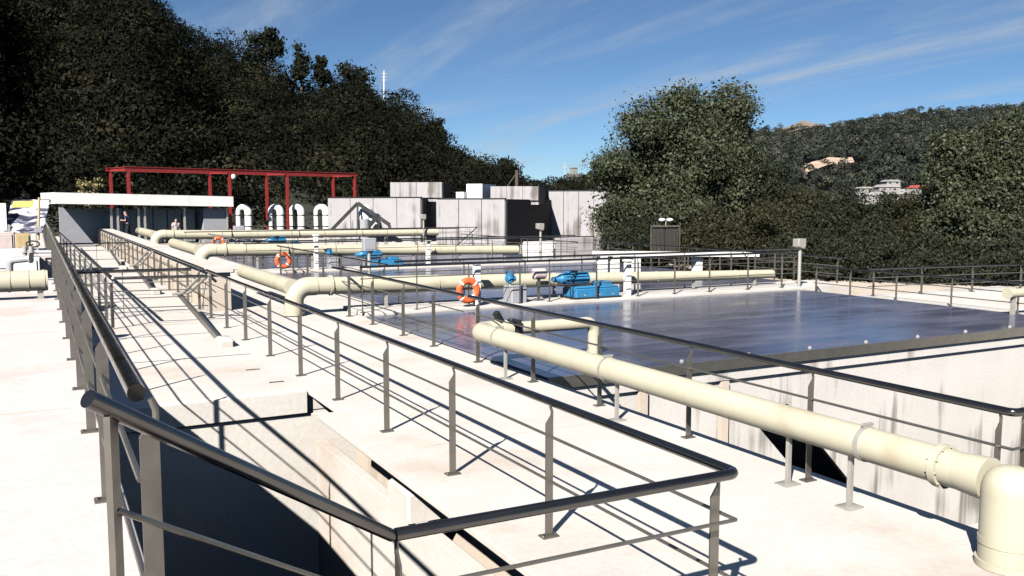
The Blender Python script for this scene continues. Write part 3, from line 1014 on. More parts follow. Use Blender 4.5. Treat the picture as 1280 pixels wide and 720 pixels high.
def lifebuoy(lab, c, r, normal):
    t = thing('lifebuoy', lab, 'lifebuoy', c, 'orange lifebuoys on the railings')
    c = Vector(c)
    nrm = Vector(normal).normalized()
    u = nrm.cross(Vector((0, 0, 1))).normalized()
    w_ = u.cross(nrm)
    m = MB()
    K, S = 40, 10
    v, f = [], []
    rr = r * 0.27
    for i in range(K):
        a = 2 * math.pi * i / K
        rad = u * math.cos(a) + w_ * math.sin(a)
        for j in range(S):
            b = 2 * math.pi * j / S
            v.append(c + rad * (r - rr + rr * math.cos(b)) + nrm * rr * 0.8 * math.sin(b))
    for i in range(K):
        for j in range(S):
            f.append((i * S + j, ((i + 1) % K) * S + j, ((i + 1) % K) * S + (j + 1) % S, i * S + (j + 1) % S))
    m.add(v, f).build('ring', M['orange'], t)
    for q in range(4):
        a0 = math.pi / 4 + q * math.pi / 2
        bm_ = MB()
        v, f = [], []
        for i in range(4):
            a = a0 + (i - 1.5) * 0.06
            rad = u * math.cos(a) + w_ * math.sin(a)
            for j in range(S):
                b = 2 * math.pi * j / S
                v.append(c + rad * (r - rr + rr * 1.06 * math.cos(b)) + nrm * rr * 0.86 * math.sin(b))
        for i in range(3):
            for j in range(S):
                f.append((i * S + j, (i + 1) * S + j, (i + 1) * S + (j + 1) % S, i * S + (j + 1) % S))
        bm_.add(v, f).build('grip_band', M['white'], t)


t = thing('grey_motor', 'small brownish grey motor on a stand between the valve actuator and the blue drive', 'motor', (11.9, 20.75, 0.1))
MB().path([(11.72, 20.75, 0.82), (11.76, 20.75, 0.82), (12.08, 20.75, 0.82), (12.12, 20.75, 0.82)], [0.10, 0.15, 0.15, 0.11], 16).build('motor_body', M['pinkbox'], t)
MB().box(11.88, 11.95, 20.72, 20.78, 0.112, 0.68).build('stand', M['steel'], t)
MB().cbox(11.78, 12.06, 20.62, 20.88, 0.1, 0.112, 0.003).build('base_plate', M['steel'], t)

lifebuoy('orange lifebuoy hanging on the first crosswalk railing above the dark cover', (9.55, 20.22, 0.52), 0.335, (0, -1, 0))
lifebuoy('orange lifebuoy half hidden at the second crosswalk railing', (8.35, 34.43, 0.52), 0.33, (0, -1, 0))
lifebuoy('small distant orange lifebuoy on the third crosswalk railing', (8.65, 50.02, 0.60), 0.36, (0, -1, 0))


def lamp(lab, x, y, z, h, kind='lantern'):
    t = thing('lamp_post', lab, 'lamp post', (x, y, z), 'short floodlight posts')
    MB().path([(x, y, z), (x, y, z + h)], 0.055, 12).build('pole', M['flange'], t)
    MB().cbox(x - 0.13, x + 0.13, y - 0.13, y + 0.13, z, z + 0.02, 0.004).build('base_plate', M['flange'], t)
    m = MB()
    m.prism([(x - 0.20, z + h + 0.02), (x + 0.06, z + h - 0.06), (x + 0.12, z + h + 0.05), (x + 0.12, z + h + 0.27), (x - 0.20, z + h + 0.27)],
            'y', y - 0.14, y + 0.12)
    m.build('lamp_head', M['flange'], t, bevel=0.015)
    return t


lamp('tall pale floodlight post at the back right corner of the near cover', 21.1, 20.28, 0.0, 1.35)
lamp('pale floodlight post in front of the black tank recess', 20.3, 35.2, 0.1, 1.45)
lamp('pale floodlight post beside the far cross railing left of the tanks', 20.9, 50.6, 0.1, 1.7)

# grey control box on a pole
t = thing('control_box', 'grey control box on a pole in front of the blue drive at the second crosswalk', 'control box', (11.2, 32.6, 0))
MB().path([(11.2, 32.6, 0.03), (11.2, 32.6, 0.9)], 0.07, 10).build('pole', M['flange'], t)
MB().cbox(10.95, 11.47, 32.45, 32.75, 0.92, 1.40, 0.03).build('box', M['grey'], t)
MB().cbox(11.0, 11.42, 32.435, 32.448, 0.97, 1.35, 0.01).build('door', M['grey'], t)
t = thing('control_box', 'grey control box near the right end of the pavilion', 'control box', (10.2, 52.6, 0))
MB().path([(10.2, 52.6, 0), (10.2, 52.6, 1.0)], 0.09, 10).build('pole', M['grey'], t)
MB().cbox(9.95, 10.55, 52.45, 52.75, 1.0, 1.45, 0.03).build('box', M['grey'], t)


def pillar(lab, x, y, h):
    t = thing('vent_pillar', lab, 'pillar', (x, y, 0.1), 'white vent pillars beside the pipes')
    MB().cbox(x - 0.085, x + 0.085, y - 0.085, y + 0.085, 0.10, h, 0.015).build('shaft', M['white'], t)
    MB().cbox(x - 0.12, x + 0.12, y - 0.12, y + 0.12, h + 0.001, h + 0.05, 0.015).build('cap', M['white'], t)


pillar('white vent pillar just right of the near lifebuoy', 9.98, 20.6, 1.15)
pillar('white vent pillar right of the big blue drive', 14.75, 20.62, 1.08)
pillar('white vent pillar beside the drive at the second crosswalk', 14.55, 34.75, 1.15)
pillar('white vent pillar by the half hidden lifebuoy at the second crosswalk', 9.75, 34.8, 1.45)

# twin dark cabinets with white lamp on top
t = thing('louvred_cabinet', 'tall dark louvred twin cabinet standing against the trees', 'cabinet', (26.5, 34.5, -0.5))
o = Vector((24.3, 32.2, 0))
ux = RGT
for i in range(2):
    a = o + ux * (i * 0.60)
    m = MB()
    m.bar(a + Vector((0.28, 0, 0.4)), a + Vector((0.28, 0, 1.62)), 0.54, 0.5, up=(RGT.x, RGT.y, 0))
    m.build('cabinet_body', M['dark'], t)
    m = MB()
    for k in range(9):
        q = a + ux * (0.05 + 0.06 * k) - Vector((FWD.x, FWD.y, 0)) * 0.27
        m.bar(q + Vector((0.0, 0, 0.45)), q + Vector((0.0, 0, 1.6)), 0.025, 0.03)
    m.build('louvre_panel', M['steel'], t)
fr = MB()
fq = -Vector((FWD.x, FWD.y, 0)) * 0.3
for sx in (-0.04, 1.22):
    fr.bar(o + ux * sx + fq + Vector((0, 0, -0.5)), o + ux * sx + fq + Vector((0, 0, 1.70)), 0.05, 0.05)
fr.bar(o + ux * -0.06 + fq + Vector((0, 0, 1.72)), o + ux * 1.24 + fq + Vector((0, 0, 1.72)), 0.05, 0.05)
fr.build('frame', M['steel'], t)
tl = thing('floodlight', 'white twin floodlight on top of the dark louvred cabinet', 'floodlight', o + ux * 0.6 + Vector((0, 0, 1.75)))
p = o + ux * 0.6 + fq
MB().path([p + Vector((0, 0, 1.745)), p + Vector((0, 0, 1.95))], 0.025, 8).build('stem', M['flange'], tl)
for s in (-1, 1):
    MB().ball(p + ux * 0.17 * s + Vector((0, 0, 1.99)), 0.16, 12, 6, 0.55).build('lamp_head', M['white'], tl)

# low white box and stepped concrete right of the black recess
tag(MB().cbox(22.0, 23.4, 39.0, 40.0, -0.02, 0.78, 0.03).build('equipment_box', M['white']), 'low white equipment box below the big tree', 'equipment box')
tag(MB().cbox(24.5, 28.2, 39.6, 41.0, -0.5, 0.95, 0.03).build('concrete_block', M['tank']), 'low grey concrete block at the foot of the big tree', 'block')

# ------------------------------------------------------------------ pavilion
def frame_at(p0, p1):
    """local frame: u along p0->p1, w back (away from camera)"""
    u = Vector((p1.x - p0.x, p1.y - p0.y, 0)).normalized()
    w_ = Vector((-u.y, u.x, 0))
    return u, w_


def obox(m, o, u, w_, a0, a1, b0, b1, z0, z1, dz=0.0):
    v = []
    for z in (z0, z1):
        for a, b in ((a0, b0), (a1, b0), (a1, b1), (a0, b1)):
            q = o + u * a + w_ * b
            v.append((q.x, q.y, z + dz * a))
    m.add(v, [(3, 2, 1, 0), (4, 5, 6, 7), (0, 1, 5, 4), (1, 2, 6, 5), (2, 3, 7, 6), (3, 0, 4, 7)])
    return m


L0, L1 = at(69, 262, 55.0), at(292, 262, 62.0)
u, wv_ = frame_at(L0, L1)
Lw = (Vector((L1.x, L1.y)) - Vector((L0.x, L0.y))).length
t = thing('pavilion', 'low white flat-roofed glazed pavilion at the far end of the walkway', 'pavilion', (L0.x, L0.y, 0))
o = Vector((L0.x, L0.y, 0))
sl = -0.018
obox(MB(), o, u, wv_, 0, Lw, 0, 4.2, 2.72, 3.42, sl).build('roof', M['white'], t)
obox(MB(), o, u, wv_, 1.2, Lw - 0.2, 3.8, 4.0, 0.0, 2.4).build('back_wall', M['white'], t)
wm = MB()  # triangular panel added in the shape of a sunlit patch
wv = []
for b_ in (0.16, 0.30):
    for a_, z_ in ((0.25, 0.0), (2.3, 0.0), (0.40, 2.62), (0.25, 2.62)):
        q = o + u * a_ + wv_ * b_
        wv.append((q.x, q.y, z_))
wm.add(wv, [(0, 1, 2, 3), (7, 6, 5, 4), (0, 4, 5, 1), (1, 5, 6, 2), (2, 6, 7, 3), (3, 7, 4, 0)]).build('sunlit_patch', M['grey'], t)
obox(MB(), o, u, wv_, Lw - 1.9, Lw - 0.35, 0.6, 3.2, 0.0, 2.4).build('end_room', M['grey'], t)
obox(MB(), o, u, wv_, 0.3, Lw - 0.2, 0.2, 3.79, 0.001, 0.012).build('floor_slab', M['beige'], t)
for f in (0.035, 0.30, 0.335, 0.45, 0.485, 0.715, 0.975):
    obox(MB(), o, u, wv_, Lw * f - 0.06, Lw * f + 0.06, 0.5, 0.62, 0.013, 2.45).build('column', M['flange'], t)
for k in range(6):
    a = 3.5 + (Lw - 5.6) * k / 6
    obox(MB(), o, u, wv_, a, a + (Lw - 5.6) / 6 - 0.08, 1.6, 1.66, 0.1, 2.35).build('window', M['glass'], t)


# ------------------------------------------------------------------ people
def skin_mesh(name, pts, edges, radii, material, parent, loc, sub=2):
    me = bpy.data.meshes.new(name)
    me.from_pydata(pts, edges, [])
    ob = bpy.data.objects.new(name, me)
    COL.objects.link(ob)
    ob.parent = parent
    md = ob.modifiers.new('skin', 'SKIN')
    md.use_smooth_shade = True
    for i, r in enumerate(radii):
        me.skin_vertices[0].data[i].radius = (r, r) if not isinstance(r, tuple) else r
    me.skin_vertices[0].data[0].use_root = True
    sb = ob.modifiers.new('sub', 'SUBSURF')
    sb.levels = sub
    sb.render_levels = sub
    me.materials.append(material)
    return ob


def person(lab, loc, rz, top, legs, lean=0.0, arm='down'):
    t = thing('person', lab, 'person', loc)
    t.rotation_euler = (0, 0, rz)
    L = lean
    # x right, y forward
    J = {'pelvis': (0, 0, .95), 'belly': (0, .02 + L * .2, 1.10), 'chest': (0, .02 + L * .5, 1.32), 'neck': (0, .02 + L * .8, 1.49), 'head': (0, .04 + L, 1.62),
         'crown': (0, .03 + L, 1.72),
         'shl': (-.19, .02 + L * .7, 1.42), 'ell': (-.25, -.02 + L * .7, 1.15), 'wrl': (-.24, .10 + L, .92), 'hdl': (-.23, .13 + L, .83),
         'shr': (.19, .02 + L * .7, 1.42), 'elr': (.25, -.02 + L * .7, 1.15), 'wrr': (.24, .10 + L, .92), 'hdr': (.23, .13 + L, .83),
         'hpl': (-.10, 0, .90), 'knl': (-.11, .05, .50), 'anl': (-.11, -.02, .09), 'tol': (-.12, .16, .04),
         'hpr': (.10, 0, .90), 'knr': (.12, .0, .50), 'anr': (.12, -.10, .09), 'tor': (.13, .08, .04)}
    if arm == 'fold':
        J['wrl'] = (-.05, .26 + L, 1.18)
        J['hdl'] = (.02, .28 + L, 1.22)
        J['wrr'] = (.05, .28 + L, 1.14)
        J['hdr'] = (-.02, .30 + L, 1.17)
    names = list(J)
    ix = {k: i for i, k in enumerate(names)}
    E_ = [('pelvis', 'belly'), ('belly', 'chest'), ('chest', 'neck'), ('neck', 'head'), ('head', 'crown'), ('chest', 'shl'), ('shl', 'ell'), ('ell', 'wrl'),
          ('wrl', 'hdl'), ('chest', 'shr'), ('shr', 'elr'), ('elr', 'wrr'), ('wrr', 'hdr'), ('pelvis', 'hpl'), ('hpl', 'knl'), ('knl', 'anl'), ('anl', 'tol'),
          ('pelvis', 'hpr'), ('hpr', 'knr'), ('knr', 'anr'), ('anr', 'tor')]
    Rd = {'pelvis': (.14, .10), 'belly': (.14, .10), 'chest': (.16, .11), 'neck': .055, 'head': (.082, .10), 'crown': .06, 'shl': .06, 'ell': .043, 'wrl': .032, 'hdl': .036,
          'shr': .06, 'elr': .043, 'wrr': .032, 'hdr': .036, 'hpl': .092, 'knl': .062, 'anl': .042, 'tol': .038, 'hpr': .092, 'knr': .062, 'anr': .042, 'tor': .038}
    skin_mesh('body', [J[k] for k in names], [(ix[a], ix[b]) for a, b in E_], [Rd[k] for k in names], M['skin'], t, loc)

    def sub(keys, ed, grow, nm, mt):
        iy = {k: i for i, k in enumerate(keys)}
        rr = []
        for k in keys:
            r = Rd[k]
            rr.append((r[0] + grow, r[1] + grow) if isinstance(r, tuple) else r + grow)
        skin_mesh(nm, [J[k] for k in keys], [(iy[a], iy[b]) for a, b in ed], rr, mt, t, loc)
    J['sll'] = tuple(np.array(J['shl']) * .3 + np.array(J['ell']) * .7)
    J['slr'] = tuple(np.array(J['shr']) * .3 + np.array(J['elr']) * .7)
    Rd['sll'] = Rd['slr'] = .05
    sub(['belly', 'pelvis', 'chest', 'shl', 'sll', 'shr', 'slr'], [('belly', 'pelvis'), ('belly', 'chest'), ('chest', 'shl'), ('shl', 'sll'), ('chest', 'shr'), ('shr', 'slr')],
        .018, 'shirt', top)
    sub(['pelvis', 'hpl', 'knl', 'anl', 'hpr', 'knr', 'anr'], [('pelvis', 'hpl'), ('hpl', 'knl'), ('knl', 'anl'), ('pelvis', 'hpr'), ('hpr', 'knr'), ('knr', 'anr')],
        .016, 'trousers', legs)
    J['h1'] = (0, .0 + L, 1.64)
    J['h2'] = (0, .02 + L, 1.74)
    Rd['h1'], Rd['h2'] = .088, .06
    sub(['h1', 'h2'], [('h1', 'h2')], .008, 'hair', M['hair'])
    return t


P1 = at(161, 299, 53.0)
person('person in navy top and black trousers standing by the red post at the walkway end', (P1.x, P1.y, 0.56), R(70), M['navy'], M['black'], 0.12, 'fold')
tag(MB().box(P1.x - 1.2, P1.x + 0.9, P1.y - 0.8, P1.y + 0.8, -0.02, 0.56).build('concrete_step', M['deck']), 'concrete step under the person in navy', 'step')
P2 = at(220, 301, 58.2)
person('person in white shirt and grey jeans standing inside the pavilion', (P2.x, P2.y, 0.012), R(200), M['shirt'], M['denim'], 0.05)

# ------------------------------------------------------------------ red gantry
t = thing('red_gantry', 'red steel gantry frame rising behind the white pavilion', 'gantry', (5.5, 68, 0))
G0, G1 = at(160, 210, 61.0), at(443, 217, 74.0)
G0.z = G1.z = 0
u, w_ = frame_at(G0, G1)
GL = (G1 - G0).length


def beam(name, a, b, wd=0.22, hg=0.30):
    """I-section"""
    a, b = Vector(a), Vector(b)
    m = MB()
    d = (b - a).normalized()
    up = Vector((0, 0, 1)) if abs(d.z) < 0.9 else w_
    s = d.cross(up).normalized()
    uu = s.cross(d)
    for k in (-1, 1):
        m.bar(a + uu * k * (hg / 2 - 0.02), b + uu * k * (hg / 2 - 0.02), wd, 0.04, up=uu)
    m.bar(a, b, 0.04, hg - 0.082, up=uu)
    return m.build(name, M['red'], t)


HT = 5.15
for back in (0.0, 3.2):
    o2 = G0 + w_ * back
    for f in (0.0, 0.40, 0.66, 1.0):
        q = o2 + u * GL * f
        beam('column', q, q + Vector((0, 0, HT - 0.16)), 0.17, 0.20)
    beam('main_beam', o2 - u * 0.3 + Vector((0, 0, HT)), o2 + u * (GL + 0.3) + Vector((0, 0, HT)), 0.16, 0.25)
for f in (0.0, 0.40, 0.66, 1.0):
    q = G0 + u * GL * f + Vector((0, 0, HT - 0.02))
    beam('cross_beam', q + w_ * 0.14, q + w_ * 3.06, 0.2, 0.26)
q = G0 + u * GL * 0.40
hs = q + Vector((0, 0, HT - 0.55)) + u * 0.3
tl = thing('hoist', 'small pale hoist hanging under the red gantry beam', 'hoist', tuple(hs))
MB().ball(hs + Vector((0, 0, 0.12)), 0.22, 10, 6).build('hoist_drum', M['white'], tl)
MB().path([hs + Vector((0, 0, 0.1)), hs + Vector((0, 0, -0.3))], 0.03, 6).build('hook', M['dark'], tl)

# blower silencer pipes
GB = 'white inverted blower pipes under the gantry'
for i, (px, lab) in enumerate(((305, 'leftmost white inverted U blower pipe, next to the pavilion'),
                               (345, 'white inverted U blower pipe half hidden by the middle red column'),
                               (371, 'white inverted U blower pipe in the open middle of the gantry'),
                               (402, 'rightmost white inverted U blower pipe beside the grey tanks'))):
    c = at(px, 296, 71.0)
    c.z = -0.02
    t = thing('blower_pipe', lab, 'blower pipe', tuple(c), GB)
    r = 0.26
    sp = 0.40
    pts = [c + RGT * sp + Vector((0, 0, 0.02)), c + RGT * sp + Vector((0, 0, 2.0))]
    top = []
    for k in range(1, 9):
        a = math.pi * k / 9
        top.append(c + RGT * (sp * math.cos(a)) + Vector((0, 0, 2.05 + 0.42 * math.sin(a))))
    MB().path(pts + top + [c - RGT * sp + Vector((0, 0, 2.0)), c - RGT * sp + Vector((0, 0, 0.9)), c - RGT * (sp - 0.12) + Vector((0, 0, 0.1))],
              [0.30, 0.30] + [0.30 - 0.09 * k / 7 for k in range(8)] + [0.20, 0.20, 0.17], 14).build('pipe_bend', M['white'], t)
    m = MB()
    for zz in (1.85, 0.95):
        ring(m, c + RGT * sp + Vector((0, 0, zz)), (0, 0, 1), r * 1.28, 0.06)
        ring(m, c - RGT * sp + Vector((0, 0, zz)), (0, 0, 1), r * 0.95, 0.06)
    m.build('flange', M['dark'], t)
    MB().path([c + Vector((0, 0, 0)), c + Vector((0, 0, 1.6))], 0.10, 10).build('inner_pipe', M['dark'], t)

# dark blower hall behind gantry (deep shaded shed)
# ------------------------------------------------------------------ concrete tanks
def tank(lab, px0, px1, ytop, d0, d1, depth, z0=-0.02, panels=4, name='concrete_tank', joints=True):
    a, b = at(px0, 262, d0), at(px1, 262, d1)
    ztop0 = at(px0, ytop, d0).z
    a.z = b.z = 0
    u, w_ = frame_at(a, b)
    Ln = (b - a).length
    t = thing(name, lab, 'concrete tank', (a.x, a.y, z0), 'grey precast concrete tanks')
    for k in range(panels):
        s0, s1 = Ln * k / panels, Ln * (k + 1) / panels
        obox(MB(), a, u, w_, s0 + 0.012, s1 - 0.012, 0.0, 0.20, z0, ztop0).build('panel', M['tank'], t)
    obox(MB(), a, u, w_, 0.0, Ln, 0.205, depth, z0, ztop0 - 0.01).build('tank_body', M['tank'], t)
    obox(MB(), a, u, w_, -0.03, Ln + 0.03, -0.03, 0.3, ztop0 + 0.002, ztop0 + 0.06).build('rim', M['dark'], t)
    return t, a, u, w_, Ln, ztop0


def plan_tank(lab, plan, ytop_at, z0=-0.02, panels=4):
    """plan: (px, depth) corners: front-left, front-right, back-right, back-left"""
    P = [at(px, 262, d) for px, d in plan]
    zt = at(plan[0][0], ytop_at, plan[0][1]).z
    for p in P:
        p.z = 0
    t = thing('concrete_tank', lab, 'concrete tank', (P[0].x, P[0].y, z0), 'grey precast concrete tanks')
    MB().prism([(p.x, p.y) for p in P], 'z', z0, zt).build('tank_body', M['tank'], t)
    u, w_ = frame_at(P[0], P[1])
    Ln = (P[1] - P[0]).length
    for k in range(panels):
        obox(MB(), P[0], u, w_, Ln * k / panels + 0.02, Ln * (k + 1) / panels - 0.02, -0.12, -0.004, z0, zt - 0.02).build('panel', M['tank'], t)
    u2, w2 = frame_at(P[1], P[2])
    obox(MB(), P[1], u2, w2, 0.02, (P[2] - P[1]).length + 0.4, -0.10, -0.004, z0, zt - 0.01).build('side_shade', M['tank_shade'], t)  # black sheet paints the shaded right side of the tank
    obox(MB(), P[0], u, w_, -0.02, Ln + 0.02, -0.16, 0.1, zt + 0.002, zt + 0.07).build('rim', M['dark'], t)


plan_tank('grey concrete tank right of the gantry with dark stair in front', [(411, 66), (527, 63), (544, 74), (425, 76)], 247.5, panels=4)
plan_tank('grey concrete tank wall with three stained panels, centre of the row', [(546, 58.6), (632, 57.0), (689, 68.2), (566, 72)], 249, panels=3)
plan_tank('grey concrete tank behind the big tree, right of the black recess', [(686, 68.0), (800, 66.5), (810, 72), (700, 73)], 239, panels=6)


def topbox(lab, px0, px1, yt, yb, d, mt='tank', panels=2, depth=3.0):
    a, b = at(px0, 262, d), at(px1, 262, d - 0.4)
    zt, zb = at(px0, yt, d).z, at(px0, yb, d).z
    a.z = b.z = 0
    u, w_ = frame_at(a, b)
    Ln = (b - a).length
    t = thing('roof_box', lab, 'roof box', (a.x, a.y, zb), 'boxes on top of the concrete tanks')
    for k in range(panels):
        obox(MB(), a, u, w_, Ln * k / panels + 0.012, Ln * (k + 1) / panels - 0.012, 0, 0.15, zb, zt).build('panel', M[mt], t)
    obox(MB(), a, u, w_, 0.01, Ln - 0.01, 0.155, depth, zb - 0.3, zt - 0.01).build('body', M[mt], t)
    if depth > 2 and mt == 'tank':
        obox(MB(), a, u, w_, Ln - 0.005, Ln + 0.06, 0.16, depth, zb - 0.3, zt - 0.012).build('side_shade', M['tank_shade'], t)  # black sheet paints shade on the box's right side


topbox('long grey concrete box on top of the tank left of the white box', 488, 553, 228, 247, 66.5, panels=2)
topbox('small plain white box on top of the tanks', 583, 603, 230, 248.5, 66, 'white', 1)
topbox('tiny grey box beside the white box on the tanks', 570, 580, 240, 249, 66, 'white', 2, 1.0)
topbox('grey concrete box with three panels above the black recess', 613, 673, 233, 250.5, 62.5, panels=3, depth=8)

# dark stair in front of first tank
t = thing('stair_truss', 'black steel stair truss climbing in front of the left grey tank', 'stair', (18, 60, 0))
p_a, p_b, p_c, p_d = at(413, 289, 62), at(447, 254, 62), at(487, 281, 62), at(487, 291, 62)
m = MB()
m.bar(p_a, p_b, 0.25, 0.22)
m.build('left_flight', M['dark'], t)
m = MB()
m.bar(p_b, p_c, 0.25, 0.24)
m.bar(p_c, p_d, 0.2, 0.2)
m.build('right_flight', M['dark'], t)
m = MB()
m.bar(at(447, 256, 62), at(447, 296, 62), 0.12, 0.12)
m.bar(at(474, 268, 62), at(462, 282, 62), 0.3, 0.3)
m.build('strut', M['dark'], t)
tag(MB().ball(at(457, 268, 63), 0.55, 10, 8, 1.3).ball(at(466, 280, 63), 0.5, 10, 8, 1.2).build('white_tank_valve', M['white']),
    'white rounded valve bodies behind the black stair truss', 'valve')
c = at(455, 284, 62.5)
tag(MB().path([c - Vector((0, 0, 0.9)), c + Vector((0, 0, 0.55))], 0.42, 14).build('grey_drum', M['grey']), 'grey upright drum beside the right red column', 'drum')

# ------------------------------------------------------------------ left yard: sign board and pump machinery
t = thing('sign_board', 'tilted printed sign board with yellow heading at the far left', 'sign board', (-3, 34, 0.95))
q00, q10, q11, q01 = at(4, 291, 33), at(53, 290, 33), at(63, 249, 34.2), at(15, 250, 34.2)


def slab(q, th=0.06, back=Vector((0.4, 0.9, 0))):
    n = (q[1] - q[0]).cross(q[3] - q[0]).normalized()
    if n.dot(FWD) < 0:
        n = -n
    m = MB()
    m.add([*q, *[p + n * th for p in q]], [(0, 1, 2, 3), (7, 6, 5, 4), (0, 4, 5, 1), (1, 5, 6, 2), (2, 6, 7, 3), (3, 7, 4, 0)])
    return m, n


m, nn = slab([q00, q10, q11, q01])
bo = m.build('board', M['poster'], t)
lerp = lambda a, b, f: a + (b - a) * f
hq = [lerp(q00, q01, 0.76), lerp(q00, q01, 0.76) + (q10 - q00) * 0.55, lerp(q00, q01, 0.95) + (q11 - q01) * 0.55, lerp(q00, q01, 0.95)]
hq = [p + (q10 - q00) * 0.05 - nn * 0.012 for p in hq]
slab(hq, 0.01)[0].build('heading_panel', M['yellow'], t)
hq = [lerp(q00, q01, 0.74), lerp(q00, q01, 0.74) + (q10 - q00) * 0.38, lerp(q00, q01, 0.96) + (q11 - q01) * 0.38, lerp(q00, q01, 0.96)]
hq = [p + (q10 - q00) * 0.60 - nn * 0.012 for p in hq]
slab(hq, 0.01)[0].build('text_panel', M['white'], t)
for qq in (q00 + (q10 - q00) * 0.15, q00 + (q10 - q00) * 0.85):
    m = MB().bar(qq + Vector((0, 0.1, 0.3)), Vector((qq.x, qq.y + 0.1, 0.95)), 0.08, 0.08)
    m.build('leg', M['flange'], t)
t2 = thing('thin_pole', 'thin pale pole standing in front of the sign board', 'pole', tuple(at(48, 292, 31)))
MB().path([at(48, 300, 31), at(49, 247, 31)], 0.04, 8).build('pole', M['tan'], t2)
MB().cbox(*(lambda c: (c.x - 0.12, c.x + 0.12, c.y - 0.1, c.y + 0.1, c.z - 0.1, c.z + 0.12))(at(48, 287, 30.9)), 0.02).build('pole_box', M['grey'], t2)
tag(MB().box(*(lambda c: (c.x - 1.0, c.x + 0.08, c.y, c.y + 0.25, 0.95, c.z))(at(4, 254, 33))).build('notice_board', M['white']),
    'white upright notice board cut by the left picture edge', 'notice board')


def cab(name, lab, px0, px1, yt, yb, d, mt, depth=0.5, part='door'):
    a, b = at(px0, yb, d), at(px1, yb, d)
    zt = at(px0, yt, d).z
    cx, cy = min(a.x, b.x), (a.y + b.y) / 2
    w_ = abs(b.x - a.x) + 0.02
    t = thing(name, lab, 'cabinet', (cx, cy, 0.95))
    MB().cbox(cx, cx + w_, cy, cy + depth, max(0.951, min(a.z, zt - 0.1)), zt, 0.02).build('body', M[mt], t)
    zz0 = max(0.951, min(a.z, zt - 0.1))
    MB().cbox(cx + w_ * .12, cx + w_ * .88, cy - 0.03, cy - 0.002, zz0 + (zt - zz0) * .12, zz0 + (zt - zz0) * .88, 0.008).build(part, M[mt], t)
    return t


cab('control_cabinet', 'tan control cabinet below the sign board', 20, 38, 292, 312, 27, 'tan')
cab('control_cabinet', 'pinkish grey control cabinet at the left picture edge', -6, 18, 290, 313, 27.5, 'pinkbox')
cab('pump_housing', 'white pump housing behind the thick ribbed pipe', 15, 50, 322, 347, 20.6, 'white', 0.8)
cab('machine_skid', 'pale machine skid below the cabinets', -8, 34, 312, 345, 23.5, 'white', 0.9)
cab('motor_box', 'brownish motor box between the white pump housing and the left railing', 50, 66, 318, 350, 21.5, 'pinkbox', 0.6)
t = thing('grey_elbow_pipe', 'grey elbow pipe curving down beside the white pump housing', 'pipe', tuple(at(10, 347, 20.0)))
a, c, b = at(12, 348, 19.9), at(12, 326, 19.9), at(38, 323, 19.9)
MB().path([a] + arc(a, c, b, 0.12, 6) + [b], 0.075, 12).build('pipe_run', M['grey'], t)
ring(MB(), b, b - c, 0.11, 0.04).build('flange', M['flange'], t)
t = thing('valve_stack', 'grey twin valve stack rising from the white pump housing', 'valve', tuple(at(36, 324, 20.8)))
for px in (31, 39):
    MB().path([at(px, 323, 20.9), at(px, 308, 20.9)], 0.055, 10).build('pipe_run', M['grey'], t)
    ring(MB(), at(px, 315, 20.9), (0, 0, 1), 0.085, 0.03).build('flange', M['flange'], t)
wc = at(41, 305, 20.9)
MB().path([wc + RGT * 0.16 * math.cos(2 * math.pi * k / 16) + Vector((0, 0, 0.07 * math.sin(2 * math.pi * k / 16))) for k in range(17)], 0.018, 6) \
    .path([at(36, 310, 20.9), wc], 0.02, 6).build('hand_wheel', M['dark'], t)
t = thing('grey_manifold', 'two horizontal grey pipes between the pump housing and the left railing', 'pipe', tuple(at(55, 320, 22.5)))
for yy in (315, 322):
    MB().path([at(42, yy, 22.6), at(72, yy, 22.6)], 0.05, 10).build('pipe_run', M['grey'], t)
for px in (50, 60):
    MB().path([at(px, 313, 22.6), at(px, 330, 22.6)], 0.035, 8).build('pipe_run', M['flange'], t)


# ------------------------------------------------------------------ vegetation
rng = np.random.default_rng(11)


def leaf_mesh(name, centers, sizes, material, tri=False, tone=None, normals=None, spread=0.6):
    """leaf quads with random orientation around given points"""
    n = len(centers)
    a = rng.normal(size=(n, 3))
    a /= np.linalg.norm(a, axis=1)[:, None]
    if normals is not None:
        nn_ = normals / (np.linalg.norm(normals, axis=1)[:, None] + 1e-6) + rng.normal(size=(n, 3)) * spread
        nn_ /= np.linalg.norm(nn_, axis=1)[:, None]
        a -= nn_ * (a * nn_).sum(1)[:, None]
        a /= np.linalg.norm(a, axis=1)[:, None]
        b = np.cross(nn_, a)
    else:
        b = rng.normal(size=(n, 3))
        b -= a * (a * b).sum(1)[:, None]
    b /= np.linalg.norm(b, axis=1)[:, None]
    a = a * sizes[:, None]
    b = b * (sizes * rng.uniform(0.45, 0.8, n))[:, None]
    if tri:
        V = np.stack([centers - a - b * 0.6, centers + a - b * 0.6, centers + b], 1).reshape(-1, 3)
        k = 3
    else:
        V = np.stack([centers - a, centers - b, centers + a, centers + b], 1).reshape(-1, 3)
        k = 4
    me = bpy.data.meshes.new(name)
    me.vertices.add(n * k)
    me.vertices.foreach_set('co', V.astype(np.float32).ravel())
    me.loops.add(n * k)
    me.loops.foreach_set('vertex_index', np.arange(n * k, dtype=np.int32))
    me.polygons.add(n)
    me.polygons.foreach_set('loop_start', np.arange(0, n * k, k, dtype=np.int32))
    me.polygons.foreach_set('loop_total', np.full(n, k, dtype=np.int32))
    me.update(calc_edges=True)
    if tone is not None:
        at_ = me.attributes.new('tone', 'FLOAT', 'FACE')
        at_.data.foreach_set('value', tone.astype(np.float32))
    me.materials.append(material)
    return me


